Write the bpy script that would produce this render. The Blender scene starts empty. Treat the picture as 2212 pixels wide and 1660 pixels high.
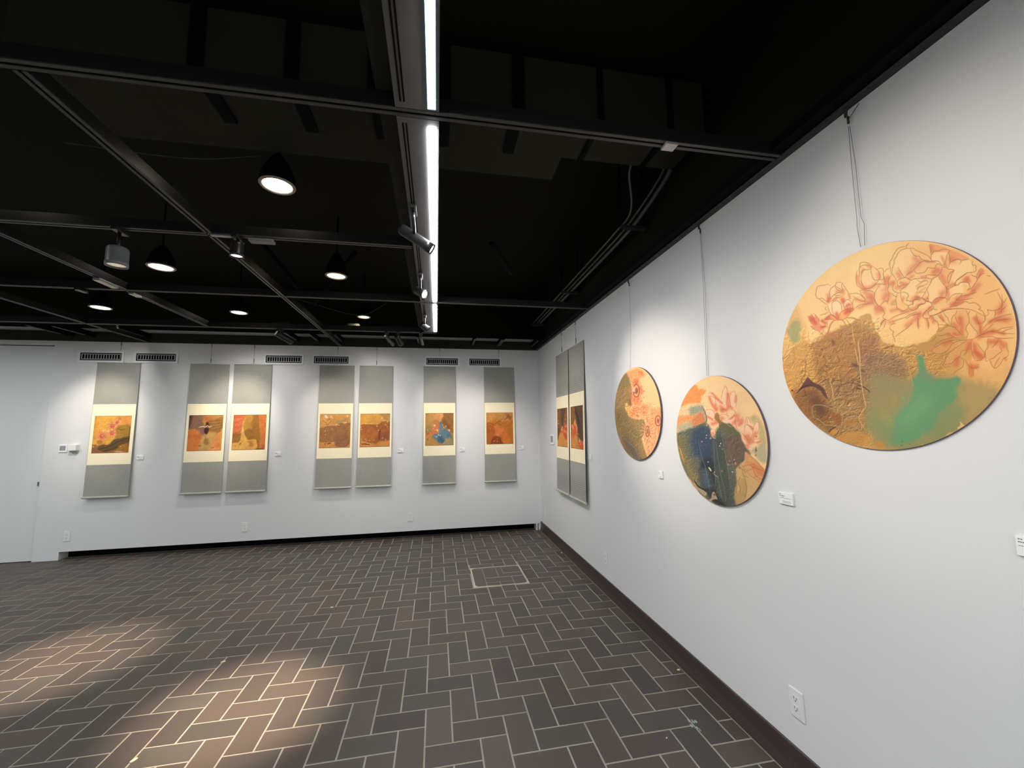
import bpy, bmesh, math, random
import numpy as np
from mathutils import Vector, Matrix, Quaternion

C = bpy.context.scene.collection
SC = bpy.context.scene
random.seed(7)

# ------------------------------------------------------------------ camera
# world: origin at the lens, x to the right wall, y towards the far wall, z up (floor at -1.5)
cam_d = bpy.data.cameras.new('camera')
cam = bpy.data.objects.new('camera', cam_d)
C.objects.link(cam)
cam_d.sensor_fit = 'HORIZONTAL'
cam_d.sensor_width = 36.0
cam_d.lens = 873.516 / 2212 * 36.0
cam_d.clip_start = 0.02
yaw, pitch, roll = 0.1844, 0.1075, -0.0154
cy, sy = math.cos(yaw), math.sin(yaw)
fw = Vector((sy, cy, 0)); rt = Vector((cy, -sy, 0)); up = Vector((0, 0, 1))
f2 = fw * math.cos(pitch) + up * math.sin(pitch)
u2 = -fw * math.sin(pitch) + up * math.cos(pitch)
r3 = rt * math.cos(roll) + u2 * math.sin(roll)
u3 = -rt * math.sin(roll) + u2 * math.cos(roll)
cam.matrix_world = Matrix(((r3.x, u3.x, -f2.x, 0), (r3.y, u3.y, -f2.y, 0), (r3.z, u3.z, -f2.z, 0), (0, 0, 0, 1)))
SC.camera = cam

# ------------------------------------------------------------------ view and world
SC.view_settings.view_transform = 'Standard'
SC.view_settings.look = 'None'
SC.view_settings.gamma = 1.0
SC.view_settings.exposure = 0.0
SC.view_settings.use_curve_mapping = False
wd = bpy.data.worlds.new('world'); SC.world = wd; wd.use_nodes = True
wd.node_tree.nodes['Background'].inputs[0].default_value = (0.02, 0.02, 0.02, 1)
wd.node_tree.nodes['Background'].inputs[1].default_value = 0.3

# room constants (metres)
A = 1.5177      # right wall plane x
D = 5.9541      # far wall plane y
H = 1.1734      # top of the white walls, plane of the ceiling grid
FL = -1.5       # floor
DECK = 2.0      # black deck above the grid
XL, YF = -7.2, -3.2
WARM = (1.0, 0.80, 0.62)
HALO = (1.0, 0.86, 0.74)
COOL = (0.90, 0.97, 0.98)

# ------------------------------------------------------------------ lamps
def area(name, loc, rot, sx, sy_, power, col):
    l = bpy.data.lights.new(name, 'AREA'); l.shape = 'RECTANGLE'; l.size = sx; l.size_y = sy_
    l.energy = power; l.color = col
    o = bpy.data.objects.new(name, l); o.location = loc; o.rotation_euler = rot; C.objects.link(o); return o

def spot(name, loc, target, power, deg, blend, col, r=0.03):
    l = bpy.data.lights.new(name, 'SPOT'); l.energy = power; l.spot_size = math.radians(deg); l.spot_blend = blend
    l.color = col; l.shadow_soft_size = r
    o = bpy.data.objects.new(name, l); o.location = loc
    d = Vector(target) - Vector(loc)
    o.rotation_euler = d.to_track_quat('-Z', 'Y').to_euler(); C.objects.link(o); return o

# added fill areas standing in for unseen ceiling lights, behind and left of the lens
area('fill_light_rear', (-1.2, -1.4, 1.15), (0, 0, 0), 3.4, 1.6, 100, COOL)
area('fill_light_left', (-5.3, 2.8, 1.15), (0, 0, 0), 1.6, 4.0, 92, COOL)
area('fill_light_over', (-0.9, 0.15, 1.15), (0, 0, 0), 1.2, 1.2, 26, COOL)
# gallery spots on the track heads
spot('spot_peony', (-0.12, 0.95, 1.02), (1.5, 0.98, 0.36), 46, 54, 0.9, HALO, 0.03)
spot('spot_lotus', (0.0, 2.15, 0.97), (1.5, 1.9, -0.14), 40, 76, 1.0, HALO, 0.03)
spot('spot_gerbera', (-0.05, 3.16, 1.03), (1.5, 2.66, 0.22), 90, 46, 0.9, HALO, 0.03)
spot('spot_red_pair', (-0.05, 4.28, 1.03), (1.5, 4.45, 0.15), 38, 60, 1.0, HALO, 0.03)
spot('spot_floor_near', (-0.92, 2.44, 1.40), (-1.06, 2.62, -1.5), 1100, 25, 1.0, WARM, 0.03)
spot('spot_floor_left', (-2.34, 3.60, 1.40), (-2.45, 3.38, -1.5), 700, 26, 1.0, WARM, 0.03)
for i, (sx_, tx, tz, p) in enumerate([(-3.95, -4.15, 0.18, 60), (-2.45, -2.60, 0.20, 74), (-1.78, -1.34, 0.10, 34),
                                     (-0.5, 0.33, 0.14, 44), (0.52, 0.75, 0.0, 14), (-0.46, -0.9, 0.0, 22)]):
    spot('spot_scroll_%d' % i, (sx_, 4.86, 1.02), (tx, D, tz), p, 54, 0.9, HALO, 0.025)
for i, (dx, dy, p) in enumerate([(-0.92, 3.86, 34), (-0.92, 5.20, 62), (-2.345, 3.95, 26), (-2.345, 5.20, 66), (-3.76, 5.18, 40), (0.5, 5.0, 48)]):  # downlight lamps, plus one added wash without a fixture at the right
    spot('downlight_and_wash_%d' % i, (dx, dy, 1.405 if dx < 0 else 1.12), (dx, dy + (0.35 if dy > 5 else 0), -1.5), p, 84 if dy < 5 else 132, 1.0, (1.0, 0.96, 0.92), 0.06)

# ------------------------------------------------------------------ materials
def lin(c):
    return tuple(((v / 255.0) / 12.92 if v / 255.0 <= 0.04045 else ((v / 255.0 + 0.055) / 1.055) ** 2.4) for v in c)

def mat(name, col, rough=0.5, metal=0.0, spec=0.5, noise=None, bump=None, emit=None, estr=0.0, vcol=None, vmix=None):
    """noise=(scale, amount), bump=(scale, strength), vcol=name of a colour attribute"""
    m = bpy.data.materials.new(name); m.use_nodes = True
    nt = m.node_tree; b = nt.nodes['Principled BSDF']
    b.inputs['Base Color'].default_value = (*col, 1)
    b.inputs['Roughness'].default_value = rough
    b.inputs['Metallic'].default_value = metal
    b.inputs['Specular IOR Level'].default_value = spec
    tc = nt.nodes.new('ShaderNodeTexCoord')
    if vcol:
        at = nt.nodes.new('ShaderNodeAttribute'); at.attribute_name = vcol
        nt.links.new(at.outputs['Color'], b.inputs['Base Color'])
    if noise:
        n = nt.nodes.new('ShaderNodeTexNoise'); n.inputs['Scale'].default_value = noise[0]; n.inputs['Detail'].default_value = 4
        nt.links.new(tc.outputs['Object'], n.inputs['Vector'])
        mx = nt.nodes.new('ShaderNodeMix'); mx.data_type = 'RGBA'; mx.blend_type = 'MULTIPLY'
        mx.inputs[0].default_value = noise[1]
        rp = nt.nodes.new('ShaderNodeValToRGB')
        rp.color_ramp.elements[0].position = 0.3; rp.color_ramp.elements[0].color = (0.35, 0.35, 0.35, 1)
        rp.color_ramp.elements[1].position = 0.7; rp.color_ramp.elements[1].color = (1, 1, 1, 1)
        nt.links.new(n.outputs['Fac'], rp.inputs[0])
        if vcol: nt.links.new(at.outputs['Color'], mx.inputs[6])
        else: mx.inputs[6].default_value = (*col, 1)
        nt.links.new(rp.outputs[0], mx.inputs[7])
        nt.links.new(mx.outputs[2], b.inputs['Base Color'])
    if bump:
        n2 = nt.nodes.new('ShaderNodeTexNoise'); n2.inputs['Scale'].default_value = bump[0]; n2.inputs['Detail'].default_value = 5
        nt.links.new(tc.outputs['Object'], n2.inputs['Vector'])
        bp = nt.nodes.new('ShaderNodeBump'); bp.inputs['Strength'].default_value = bump[1]; bp.inputs['Distance'].default_value = 0.002
        nt.links.new(n2.outputs['Fac'], bp.inputs['Height']); nt.links.new(bp.outputs['Normal'], b.inputs['Normal'])
    if emit:
        b.inputs['Emission Color'].default_value = (*emit, 1); b.inputs['Emission Strength'].default_value = estr
    return m

M = {}
M['wall'] = mat('white_wall_paint', (0.74, 0.74, 0.74), 0.55, noise=(0.6, 0.03), bump=(140, 0.12), spec=0.3)
M['door'] = mat('white_door_paint', (0.72, 0.73, 0.73), 0.45, bump=(90, 0.05))
M['black'] = mat('black_ceiling_paint', (0.010, 0.010, 0.006), 0.9, spec=0.15, bump=(20, 0.4))
M['olive'] = mat('dusty_black_duct_paint', (0.030, 0.030, 0.019), 0.85, spec=0.2, noise=(3, 0.3))
M['rail'] = mat('worn_black_rail_paint', (0.045, 0.045, 0.043), 0.42, noise=(9, 0.6))
M['railface'] = mat('grey_rail_lip', (0.055, 0.054, 0.050), 0.45, noise=(14, 0.5))
M['slot'] = mat('black_track_slot', (0.004, 0.004, 0.004), 0.8, spec=0.1)
M['fixture'] = mat('satin_black_metal', (0.012, 0.012, 0.012), 0.35)
M['greyfix'] = mat('grey_enamel_metal', (0.16, 0.17, 0.18), 0.4)
M['housing'] = mat('grey_fixture_enamel', (0.12, 0.115, 0.11), 0.5, noise=(12, 0.15))
M['chip'] = mat('bare_metal_clip', (0.45, 0.44, 0.42), 0.35, metal=0.4)
M['chipped'] = mat('chipped_black_edge', (0.05, 0.045, 0.045), 0.6, noise=(35, 0.9))
M['base'] = mat('brown_vinyl_base', lin((66, 55, 52)), 0.38, noise=(7, 0.15))
M['grout'] = mat('grey_grout', lin((158, 150, 136)), 0.8, noise=(5, 0.3), bump=(200, 0.3))
M['tile'] = mat('brown_quarry_tile', (0.09, 0.07, 0.06), 0.50, vcol='tint', noise=(240, 0.30), bump=(260, 0.25), spec=0.4)
M['void'] = mat('dark_recess', (0.006, 0.005, 0.005), 0.9, spec=0.05)
M['frame'] = mat('worn_aluminium_frame', lin((205, 195, 180)), 0.45, metal=0.3, noise=(30, 0.35))
M['plastic'] = mat('white_plastic', (0.80, 0.80, 0.79), 0.35)
M['card'] = mat('white_card', (0.88, 0.88, 0.88), 0.6)
M['ink'] = mat('grey_print', (0.16, 0.15, 0.16), 0.8)
M['greypanel'] = mat('grey_printed_notice', (0.36, 0.36, 0.40), 0.5)
M['slotdark'] = mat('socket_dark', (0.05, 0.05, 0.05), 0.6)
M['steel'] = mat('grey_steel_wire', (0.23, 0.22, 0.24), 0.4, metal=0.3)
M['rust'] = mat('dark_rusty_hook', (0.035, 0.022, 0.018), 0.6)
M['white_enamel'] = mat('white_vent_enamel', (0.80, 0.80, 0.80), 0.4)
M['ventslat'] = mat('lilac_grey_slat', (0.42, 0.40, 0.44), 0.5)
M['cream'] = mat('cream_mounting_paper', lin((252, 240, 205)), 0.75, noise=(8, 0.05))
M['roller'] = mat('grey_green_roller', lin((178, 180, 168)), 0.4)
M['art'] = mat('painted_surface', (0.5, 0.4, 0.2), 0.62, vcol='paint', spec=0.25, bump=(60, 0.10))
M['gold_art'] = mat('gilded_painted_surface', (0.5, 0.4, 0.2), 0.40, vcol='paint', spec=0.45, bump=(70, 0.22))
M['edge_dark'] = mat('dark_purple_panel_edge', lin((112, 88, 98)), 0.6)
M['lens_warm'] = mat('warm_lamp_lens', (0.9, 0.8, 0.6), 0.4, emit=(1.0, 0.82, 0.42), estr=2.6)
M['lens_white'] = mat('bright_lamp_lens', (0.9, 0.9, 0.9), 0.4, emit=(1.0, 0.90, 0.72), estr=9)
M['lens_cool'] = mat('white_spot_lens', (0.9, 0.9, 0.9), 0.4, emit=(1.0, 0.93, 0.93), estr=2.4)
M['lens_dim'] = mat('dim_spot_lens', (0.5, 0.45, 0.35), 0.3, emit=(1.0, 0.85, 0.6), estr=0.45)
M['ring'] = mat('grey_trim_ring', (0.35, 0.31, 0.27), 0.4)
M['led'] = mat('led_diode', (1, 1, 1), 0.4, emit=(0.97, 0.99, 1.0), estr=120)
M['ledstrip'] = mat('led_strip_cover', (0.5, 0.7, 0.8), 0.4, emit=(0.30, 0.72, 0.95), estr=1.2)
M['leddiff'] = mat('led_diffuser', (1, 1, 1), 0.4, emit=(0.93, 0.97, 1.0), estr=115)
M['scrap'] = mat('pale_plaster_flake', lin((226, 206, 160)), 0.8)
M['scuff'] = mat('pale_scuff', lin((150, 160, 160)), 0.8)

def brocade():
    m = bpy.data.materials.new('grey_green_brocade'); m.use_nodes = True
    nt = m.node_tree; b = nt.nodes['Principled BSDF']
    tc = nt.nodes.new('ShaderNodeTexCoord')
    br = nt.nodes.new('ShaderNodeTexBrick')
    br.inputs['Scale'].default_value = 1.0
    br.inputs['Brick Width'].default_value = 0.02; br.inputs['Row Height'].default_value = 0.011
    br.inputs['Mortar Size'].default_value = 0.0022; br.inputs['Mortar Smooth'].default_value = 0.6
    br.inputs['Color1'].default_value = (*lin((178, 175, 165)), 1)
    br.inputs['Color2'].default_value = (*lin((170, 169, 160)), 1)
    br.inputs['Mortar'].default_value = (*lin((150, 151, 142)), 1)
    mp = nt.nodes.new('ShaderNodeMapping'); mp.inputs['Rotation'].default_value = (math.radians(90), 0, 0)
    nt.links.new(tc.outputs['Object'], mp.inputs['Vector'])
    nt.links.new(mp.outputs['Vector'], br.inputs['Vector'])
    n = nt.nodes.new('ShaderNodeTexNoise'); n.inputs['Scale'].default_value = 3
    nt.links.new(tc.outputs['Object'], n.inputs['Vector'])
    mx = nt.nodes.new('ShaderNodeMix'); mx.data_type = 'RGBA'; mx.blend_type = 'MULTIPLY'; mx.inputs[0].default_value = 0.25
    nt.links.new(br.outputs['Color'], mx.inputs[6]); nt.links.new(n.outputs['Fac'], mx.inputs[7])
    nt.links.new(mx.outputs[2], b.inputs['Base Color'])
    b.inputs['Roughness'].default_value = 0.42; b.inputs['Specular IOR Level'].default_value = 0.4
    bp = nt.nodes.new('ShaderNodeBump'); bp.inputs['Strength'].default_value = 0.25; bp.inputs['Distance'].default_value = 0.001
    nt.links.new(br.outputs['Fac'], bp.inputs['Height']); bp.invert = True
    nt.links.new(bp.outputs['Normal'], b.inputs['Normal'])
    return m
M['brocade'] = brocade()

# ------------------------------------------------------------------ mesh helpers
def obj(name, bm, m, parent=None, smooth=False):
    me = bpy.data.meshes.new(name); bm.normal_update(); bm.to_mesh(me); bm.free()
    for mm in (m if isinstance(m, (list, tuple)) else [m]): me.materials.append(mm)
    if smooth:
        for p in me.polygons: p.use_smooth = True
    o = bpy.data.objects.new(name, me); C.objects.link(o)
    if parent is not None:
        o.parent = parent; o.matrix_parent_inverse = Matrix.Identity(4)
        o.location = -parent.location if parent.parent is None else Vector((0, 0, 0))   # meshes are written in world metres
    return o

def thing(name, label, cat, loc=(0, 0, 0), group=None):
    o = bpy.data.objects.new(name, None); o.empty_display_size = 0.05; C.objects.link(o)
    o.location = loc; o['label'] = label; o['category'] = cat
    if group: o['group'] = group
    return o

def tag(o, label, cat, group=None):
    o['label'] = label; o['category'] = cat
    if group: o['group'] = group
    return o

def struct(name, bm, m, parent=None):
    o = obj(name, bm, m, parent); o['kind'] = 'structure'; return o

def box(bm, x0, x1, y0, y1, z0, z1, mi=0):
    v = [bm.verts.new((x, y, z)) for z in (z0, z1) for y in (y0, y1) for x in (x0, x1)]
    for f in ((0, 2, 3, 1), (4, 5, 7, 6), (0, 1, 5, 4), (2, 6, 7, 3), (0, 4, 6, 2), (1, 3, 7, 5)):
        fc = bm.faces.new([v[i] for i in f]); fc.material_index = mi

def bx(x0, x1, y0, y1, z0, z1, bev=0.0, seg=2):
    bm = bmesh.new(); box(bm, x0, x1, y0, y1, z0, z1)
    if bev: bmesh.ops.bevel(bm, geom=bm.edges[:], offset=bev, segments=seg, profile=0.5, affect='EDGES')
    return bm

def frame_from(d):
    d = Vector(d).normalized(); h = Vector((0, 0, 1)) if abs(d.z) < 0.95 else Vector((0, 1, 0))
    s = d.cross(h).normalized(); t = s.cross(d).normalized(); return s, t, d

def lathe(bm, origin, axis, prof, n=32, mi=0, cap0=True, cap1=True):
    """prof = [(distance along axis, radius)...]"""
    s, t, d = frame_from(axis); o = Vector(origin); rings = []
    for (h, r) in prof:
        rings.append([bm.verts.new(o + d * h + (s * math.cos(2 * math.pi * k / n) + t * math.sin(2 * math.pi * k / n)) * r) for k in range(n)])
    for a, b in zip(rings, rings[1:]):
        for k in range(n):
            f = bm.faces.new((a[k], a[(k + 1) % n], b[(k + 1) % n], b[k])); f.smooth = True; f.material_index = mi
    if cap0: bm.faces.new(list(reversed(rings[0]))).material_index = mi
    if cap1: bm.faces.new(rings[-1]).material_index = mi

def tube(bm, pts, r, n=8, mi=0):
    pts = [Vector(p) for p in pts]; rings = []
    s, t, _ = frame_from(pts[1] - pts[0])
    for i, p in enumerate(pts):
        d = (pts[min(i + 1, len(pts) - 1)] - pts[max(i - 1, 0)]).normalized()
        s = (s - d * s.dot(d)).normalized(); t = d.cross(s)
        rings.append([bm.verts.new(p + (s * math.cos(2 * math.pi * k / n) + t * math.sin(2 * math.pi * k / n)) * r) for k in range(n)])
    for a, b in zip(rings, rings[1:]):
        for k in range(n):
            f = bm.faces.new((a[k], a[(k + 1) % n], b[(k + 1) % n], b[k])); f.smooth = True; f.material_index = mi
    bm.faces.new(list(reversed(rings[0]))); bm.faces.new(rings[-1])

def curve_pts(ctrl, n=10):
    """Catmull-Rom through 3D control points"""
    P = [Vector(c) for c in ctrl]; P = [P[0] * 2 - P[1]] + P + [P[-1] * 2 - P[-2]]; out = []
    for i in range(1, len(P) - 2):
        for k in range(n):
            t = k / n; a, b, c, d = P[i - 1], P[i], P[i + 1], P[i + 2]
            out.append(0.5 * ((2 * b) + (c - a) * t + (2 * a - 5 * b + 4 * c - d) * t * t + (-a + 3 * b - 3 * c + d) * t ** 3))
    out.append(P[-2]); return out

def profile_y(bm, prof, y0, y1, mi=0):
    """closed profile of (x, z) swept along y"""
    a = [bm.verts.new((x, y0, z)) for x, z in prof]; b = [bm.verts.new((x, y1, z)) for x, z in prof]; n = len(prof)
    for k in range(n):
        bm.faces.new((a[k], a[(k + 1) % n], b[(k + 1) % n], b[k])).material_index = mi
    bm.faces.new(list(reversed(a))); bm.faces.new(b)
    bmesh.ops.recalc_face_normals(bm, faces=bm.faces[:])

def dup(root, delta, label=None, group=None):
    """a copy of a thing with copies of its parts and their sub-parts"""
    r = root.copy(); C.objects.link(r); r.location = root.location + Vector(delta)
    if label: r['label'] = label
    if group: r['group'] = group
    for ch in list(root.children):
        c = ch.copy(); C.objects.link(c); c.parent = r
        for g in list(ch.children):
            d = g.copy(); C.objects.link(d); d.parent = c
    return r

# ------------------------------------------------------------------ the setting
# floor: 2:1 herringbone of brown quarry tile, joints in grey grout
def build_floor():
    U = 0.1325; X0, Y0 = 0.480, 2.535; g = 0.0042; B = 1.4948
    bm = bmesh.new(); col = []
    def quad(x0, x1, y0, y1, z, mi):
        f = bm.faces.new([bm.verts.new(p) for p in ((x0, y0, z), (x1, y0, z), (x1, y1, z), (x0, y1, z))]); f.material_index = mi; return f
    base = quad(XL, A, YF, D + 0.136, FL - 0.0015, 0); col.append((0.3, 0.3, 0.3))
    palette = [(86, 76, 69), (82, 73, 68), (79, 70, 66), (84, 72, 67), (78, 71, 66), (88, 77, 69), (80, 75, 69)]
    rng = random.Random(3)
    hx0, hx1, hy0, hy1 = 0.358, 0.889, 4.012, 4.542       # access panel opening
    def tile(x0, x1, y0, y1):
        x1 = min(x1, B); y1 = min(y1, D + 0.10)
        x0 = max(x0, XL); y0 = max(y0, YF)
        pieces = [(x0, x1, y0, y1)]
        out = []
        for (a, b, c, d) in pieces:                      # cut round the access panel
            if b <= hx0 or a >= hx1 or d <= hy0 or c >= hy1: out.append((a, b, c, d)); continue
            if a < hx0: out.append((a, hx0, c, d))
            if b > hx1: out.append((hx1, b, c, d))
            aa, bb = max(a, hx0), min(b, hx1)
            if c < hy0: out.append((aa, bb, c, hy0))
            if d > hy1: out.append((aa, bb, hy1, d))
        cc = lin(rng.choice(palette)); k = rng.uniform(0.80, 1.08); cc = tuple(v * k for v in cc)
        for (a, b, c, d) in out:
            a, b, c, d = a + g, b - g, c + g, d - g
            if b - a < 0.012 or d - c < 0.012: continue
            e = 0.0012
            vt = [bm.verts.new(p) for p in ((a + e, c + e, FL), (b - e, c + e, FL), (b - e, d - e, FL), (a + e, d - e, FL))]
            vb = [bm.verts.new(p) for p in ((a, c, FL - 0.0014), (b, c, FL - 0.0014), (b, d, FL - 0.0014), (a, d, FL - 0.0014))]
            fs = [bm.faces.new(vt)] + [bm.faces.new((vb[k2], vb[(k2 + 1) % 4], vt[(k2 + 1) % 4], vt[k2])) for k2 in range(4)]
            for f in fs: f.material_index = 1; col.append(cc)
    i0, i1 = int((XL - X0) / U) - 2, int((A - X0) / U) + 3
    j0, j1 = int((YF - Y0) / U) - 2, int((D - Y0) / U) + 3
    for j in range(j0, j1):
        for i in range(i0, i1):
            k = (i - j) % 4
            x, y = X0 + i * U, Y0 + j * U
            if k == 0: tile(x, x + 2 * U, y, y + U)
            elif k == 2: tile(x, x + U, y - U, y + U)
    me = bpy.data.meshes.new('floor'); bm.to_mesh(me); bm.free()
    me.materials.append(M['grout']); me.materials.append(M['tile'])
    at = me.color_attributes.new('tint', 'FLOAT_COLOR', 'CORNER')
    arr = np.ones((len(me.loops), 4), np.float32)
    cols = np.array(col, np.float32)
    pi = np.repeat(np.arange(len(me.polygons)), 4)
    arr[:, :3] = cols[pi]; at.data.foreach_set('color', arr.ravel())
    o = bpy.data.objects.new('floor', me); C.objects.link(o); o['kind'] = 'structure'
build_floor()

# access panel let into the floor: aluminium frame round its own small tiles
hx0, hx1, hy0, hy1 = 0.358, 0.889, 4.012, 4.542
hat = thing('floor_access_panel', 'square metal framed access panel set flush in the brown tiled floor near the far corner', 'access panel', (0.62, 4.28, FL))
bm = bmesh.new(); w = 0.011
for (a, b, c, d) in ((hx0, hx1, hy0, hy0 + w), (hx0, hx1, hy1 - w, hy1), (hx0, hx0 + w, hy0 + w, hy1 - w), (hx1 - w, hx1, hy0 + w, hy1 - w)):
    box(bm, a, b, c, d, FL - 0.001, FL + 0.001)
for (sx_, sy2) in ((hx0 + w, hy0 + w), (hx1 - w, hy0 + w), (hx0 + w, hy1 - w), (hx1 - w, hy1 - w)):
    dx = 0.03 if sx_ < 0.6 else -0.03; dy = 0.03 if sy2 < 4.3 else -0.03
    f = bm.faces.new([bm.verts.new(p) for p in ((sx_, sy2, FL + 0.0008), (sx_ + dx, sy2, FL + 0.0008), (sx_, sy2 + dy, FL + 0.0008))])
    if f.normal.z < 0: f.normal_flip()
obj('frame', bm, M['frame'], hat)
bm = bmesh.new(); g = 0.003; ix0, ix1, iy0, iy1 = hx0 + w, hx1 - w, hy0 + w, hy1 - w
sets = [(0, .22, .0, .95), (.22, .50, .42, .95), (.50, .62, .6, .95), (.22, .75, .17, .40), (.62, 1, .62, .95), (.50, 1, .42, .60),
        (.75, 1, .0, .40), (.22, .48, 0, .16), (.48, .75, 0, .16), (0, 1, .955, 1.0)]
for (a, b, c, d) in sets:
    box(bm, ix0 + a * (ix1 - ix0) + g, ix0 + b * (ix1 - ix0) - g, iy0 + c * (iy1 - iy0) + g, iy0 + d * (iy1 - iy0) - g, FL - 0.001, FL + 0.0002)
ti = obj('tile_inlay', bm, mat('inlay_tile', lin((80, 71, 66)), 0.5, noise=(240, 0.3)), hat)

# walls
bm = bmesh.new()
RZ = -1.4036
box(bm, -4.457, 1.44, D, D + 0.02, RZ, H + 0.17)                 # far wall above the toe recess
box(bm, -4.724, -4.457, D, D + 0.14, FL, H + 0.17)               # pier left of the recess
box(bm, 1.44, 1.462, D, D + 0.14, FL, RZ)                         # little post at the right end of the recess
box(bm, 1.44, A, D, D + 0.02, RZ, H + 0.17)
box(bm, 1.478, A, D + 0.006, D + 0.14, FL, RZ)
box(bm, XL, -4.724, D, D + 0.14, 1.118, H + 0.17)                # over the door
struct('wall_back', bm, M['wall'])
bm = bmesh.new(); box(bm, -4.457, 1.478, D + 0.135, D + 0.16, FL, RZ); box(bm, -4.457, 1.44, D + 0.02, D + 0.14, RZ, RZ + 0.01)
struct('trim_3', bm, M['void'])
bm = bmesh.new(); box(bm, A, A + 0.12, YF, D + 0.16, FL, H + 0.01); struct('wall_right', bm, M['wall'])
bm = bmesh.new(); box(bm, XL - 0.12, XL, YF, D + 0.16, FL, H + 0.17); struct('wall_left', bm, M['wall'])
bm = bmesh.new(); box(bm, XL - 0.12, A + 0.12, YF - 0.12, YF, FL, H + 0.17); struct('wall_front', bm, M['wall'])
# black upper walls and deck
bm = bmesh.new()
box(bm, XL - 0.12, A + 0.12, YF - 0.12, D + 0.3, DECK, DECK + 0.1)
box(bm, XL - 0.12, A + 0.12, D, D + 0.02, H + 0.172, DECK)
box(bm, A, A + 0.12, YF, D, H + 0.012, DECK)
box(bm, XL - 0.12, XL, YF, D, H + 0.17, DECK); box(bm, XL, A, YF - 0.12, YF, H + 0.17, DECK)
struct('ceiling', bm, M['black'])
# black fascia along the top of the far wall; worn edge rail along the top of the right wall
bm = bmesh.new(); box(bm, XL, A - 0.03, D - 0.035, D - 0.001, H, H + 0.122); struct('trim_2', bm, M['olive'])
bm = bmesh.new()
profile_y(bm, [(A - 0.002, H - 0.004), (A - 0.03, H - 0.001), (A - 0.032, H + 0.006), (A - 0.01, H + 0.012), (A + 0.03, H + 0.03), (A + 0.03, H + 0.0)], YF, D - 0.001)
struct('trim_1', bm, M['chipped'])
bm = bmesh.new(); box(bm, A - 0.085, A - 0.03, YF, D - 0.036, H + 0.012, H + 0.05); struct('trim_4', bm, M['slot'])
# cove base of the right wall
prof = [(A, FL), (1.4955, FL), (1.4957, FL + 0.003), (1.4975, FL + 0.012), (1.5012, FL + 0.026), (1.5052, FL + 0.042), (1.5072, FL + 0.056),
        (1.5078, FL + 0.075), (1.5080, FL + 0.118), (1.5092, FL + 0.124), (1.5115, FL + 0.1262), (A, FL + 0.1262)]
bm = bmesh.new(); profile_y(bm, prof, YF, D - 0.002)
bb = struct('baseboard_right', bm, M['base'])
# flush white door at the far left
bm = bmesh.new(); box(bm, XL, -4.728, D + 0.02, D + 0.06, FL + 0.008, 1.106)
dr = struct('door_1', bm, M['door'])
bm = bx(-4.754, -4.747, D + 0.006, D + 0.0195, -0.615, -0.565, 0.002)
obj('door_handle', bm, M['greyfix'], dr)

# ------------------------------------------------------------------ the pictures' painted surfaces (brushwork as colour on real panels)
def vnoise(h, w, cell, seed, octaves=4):
    rs = np.random.RandomState(seed); out = np.zeros((h, w)); amp = 1.0; tot = 0
    for o in range(octaves):
        c = max(cell / 2 ** o, 1.5); gh, gw = int(h / c) + 3, int(w / c) + 3
        g = rs.rand(gh, gw); y = np.arange(h) / c; x = np.arange(w) / c
        yi = y.astype(int); xi = x.astype(int); fy = y - yi; fx = x - xi
        fy = fy * fy * (3 - 2 * fy); fx = fx * fx * (3 - 2 * fx)
        a = g[yi][:, xi]; b = g[yi][:, xi + 1]; cc = g[yi + 1][:, xi]; d = g[yi + 1][:, xi + 1]
        out += amp * ((a * (1 - fx) + b * fx) * (1 - fy)[:, None] + (cc * (1 - fx) + d * fx) * fy[:, None]); tot += amp; amp *= 0.55
    return out / tot

def smooth(pts, step):
    P = np.array(pts, float)
    if len(P) < 3: 
        n = max(2, int(np.hypot(*(P[-1] - P[0])) / step)); t = np.linspace(0, 1, n)[:, None]; return P[0] * (1 - t) + P[-1] * t
    Q = np.vstack([2 * P[0] - P[1], P, 2 * P[-1] - P[-2]]); out = []
    for i in range(1, len(Q) - 2):
        n = max(2, int(np.hypot(*(Q[i + 1] - Q[i])) / step)); t = np.arange(n)[:, None] / n
        a, b, c, d = Q[i - 1], Q[i], Q[i + 1], Q[i + 2]
        out.append(0.5 * (2 * b + (c - a) * t + (2 * a - 5 * b + 4 * c - d) * t ** 2 + (-a + 3 * b - 3 * c + d) * t ** 3))
    out.append(Q[-2][None]); return np.vstack(out)

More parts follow.
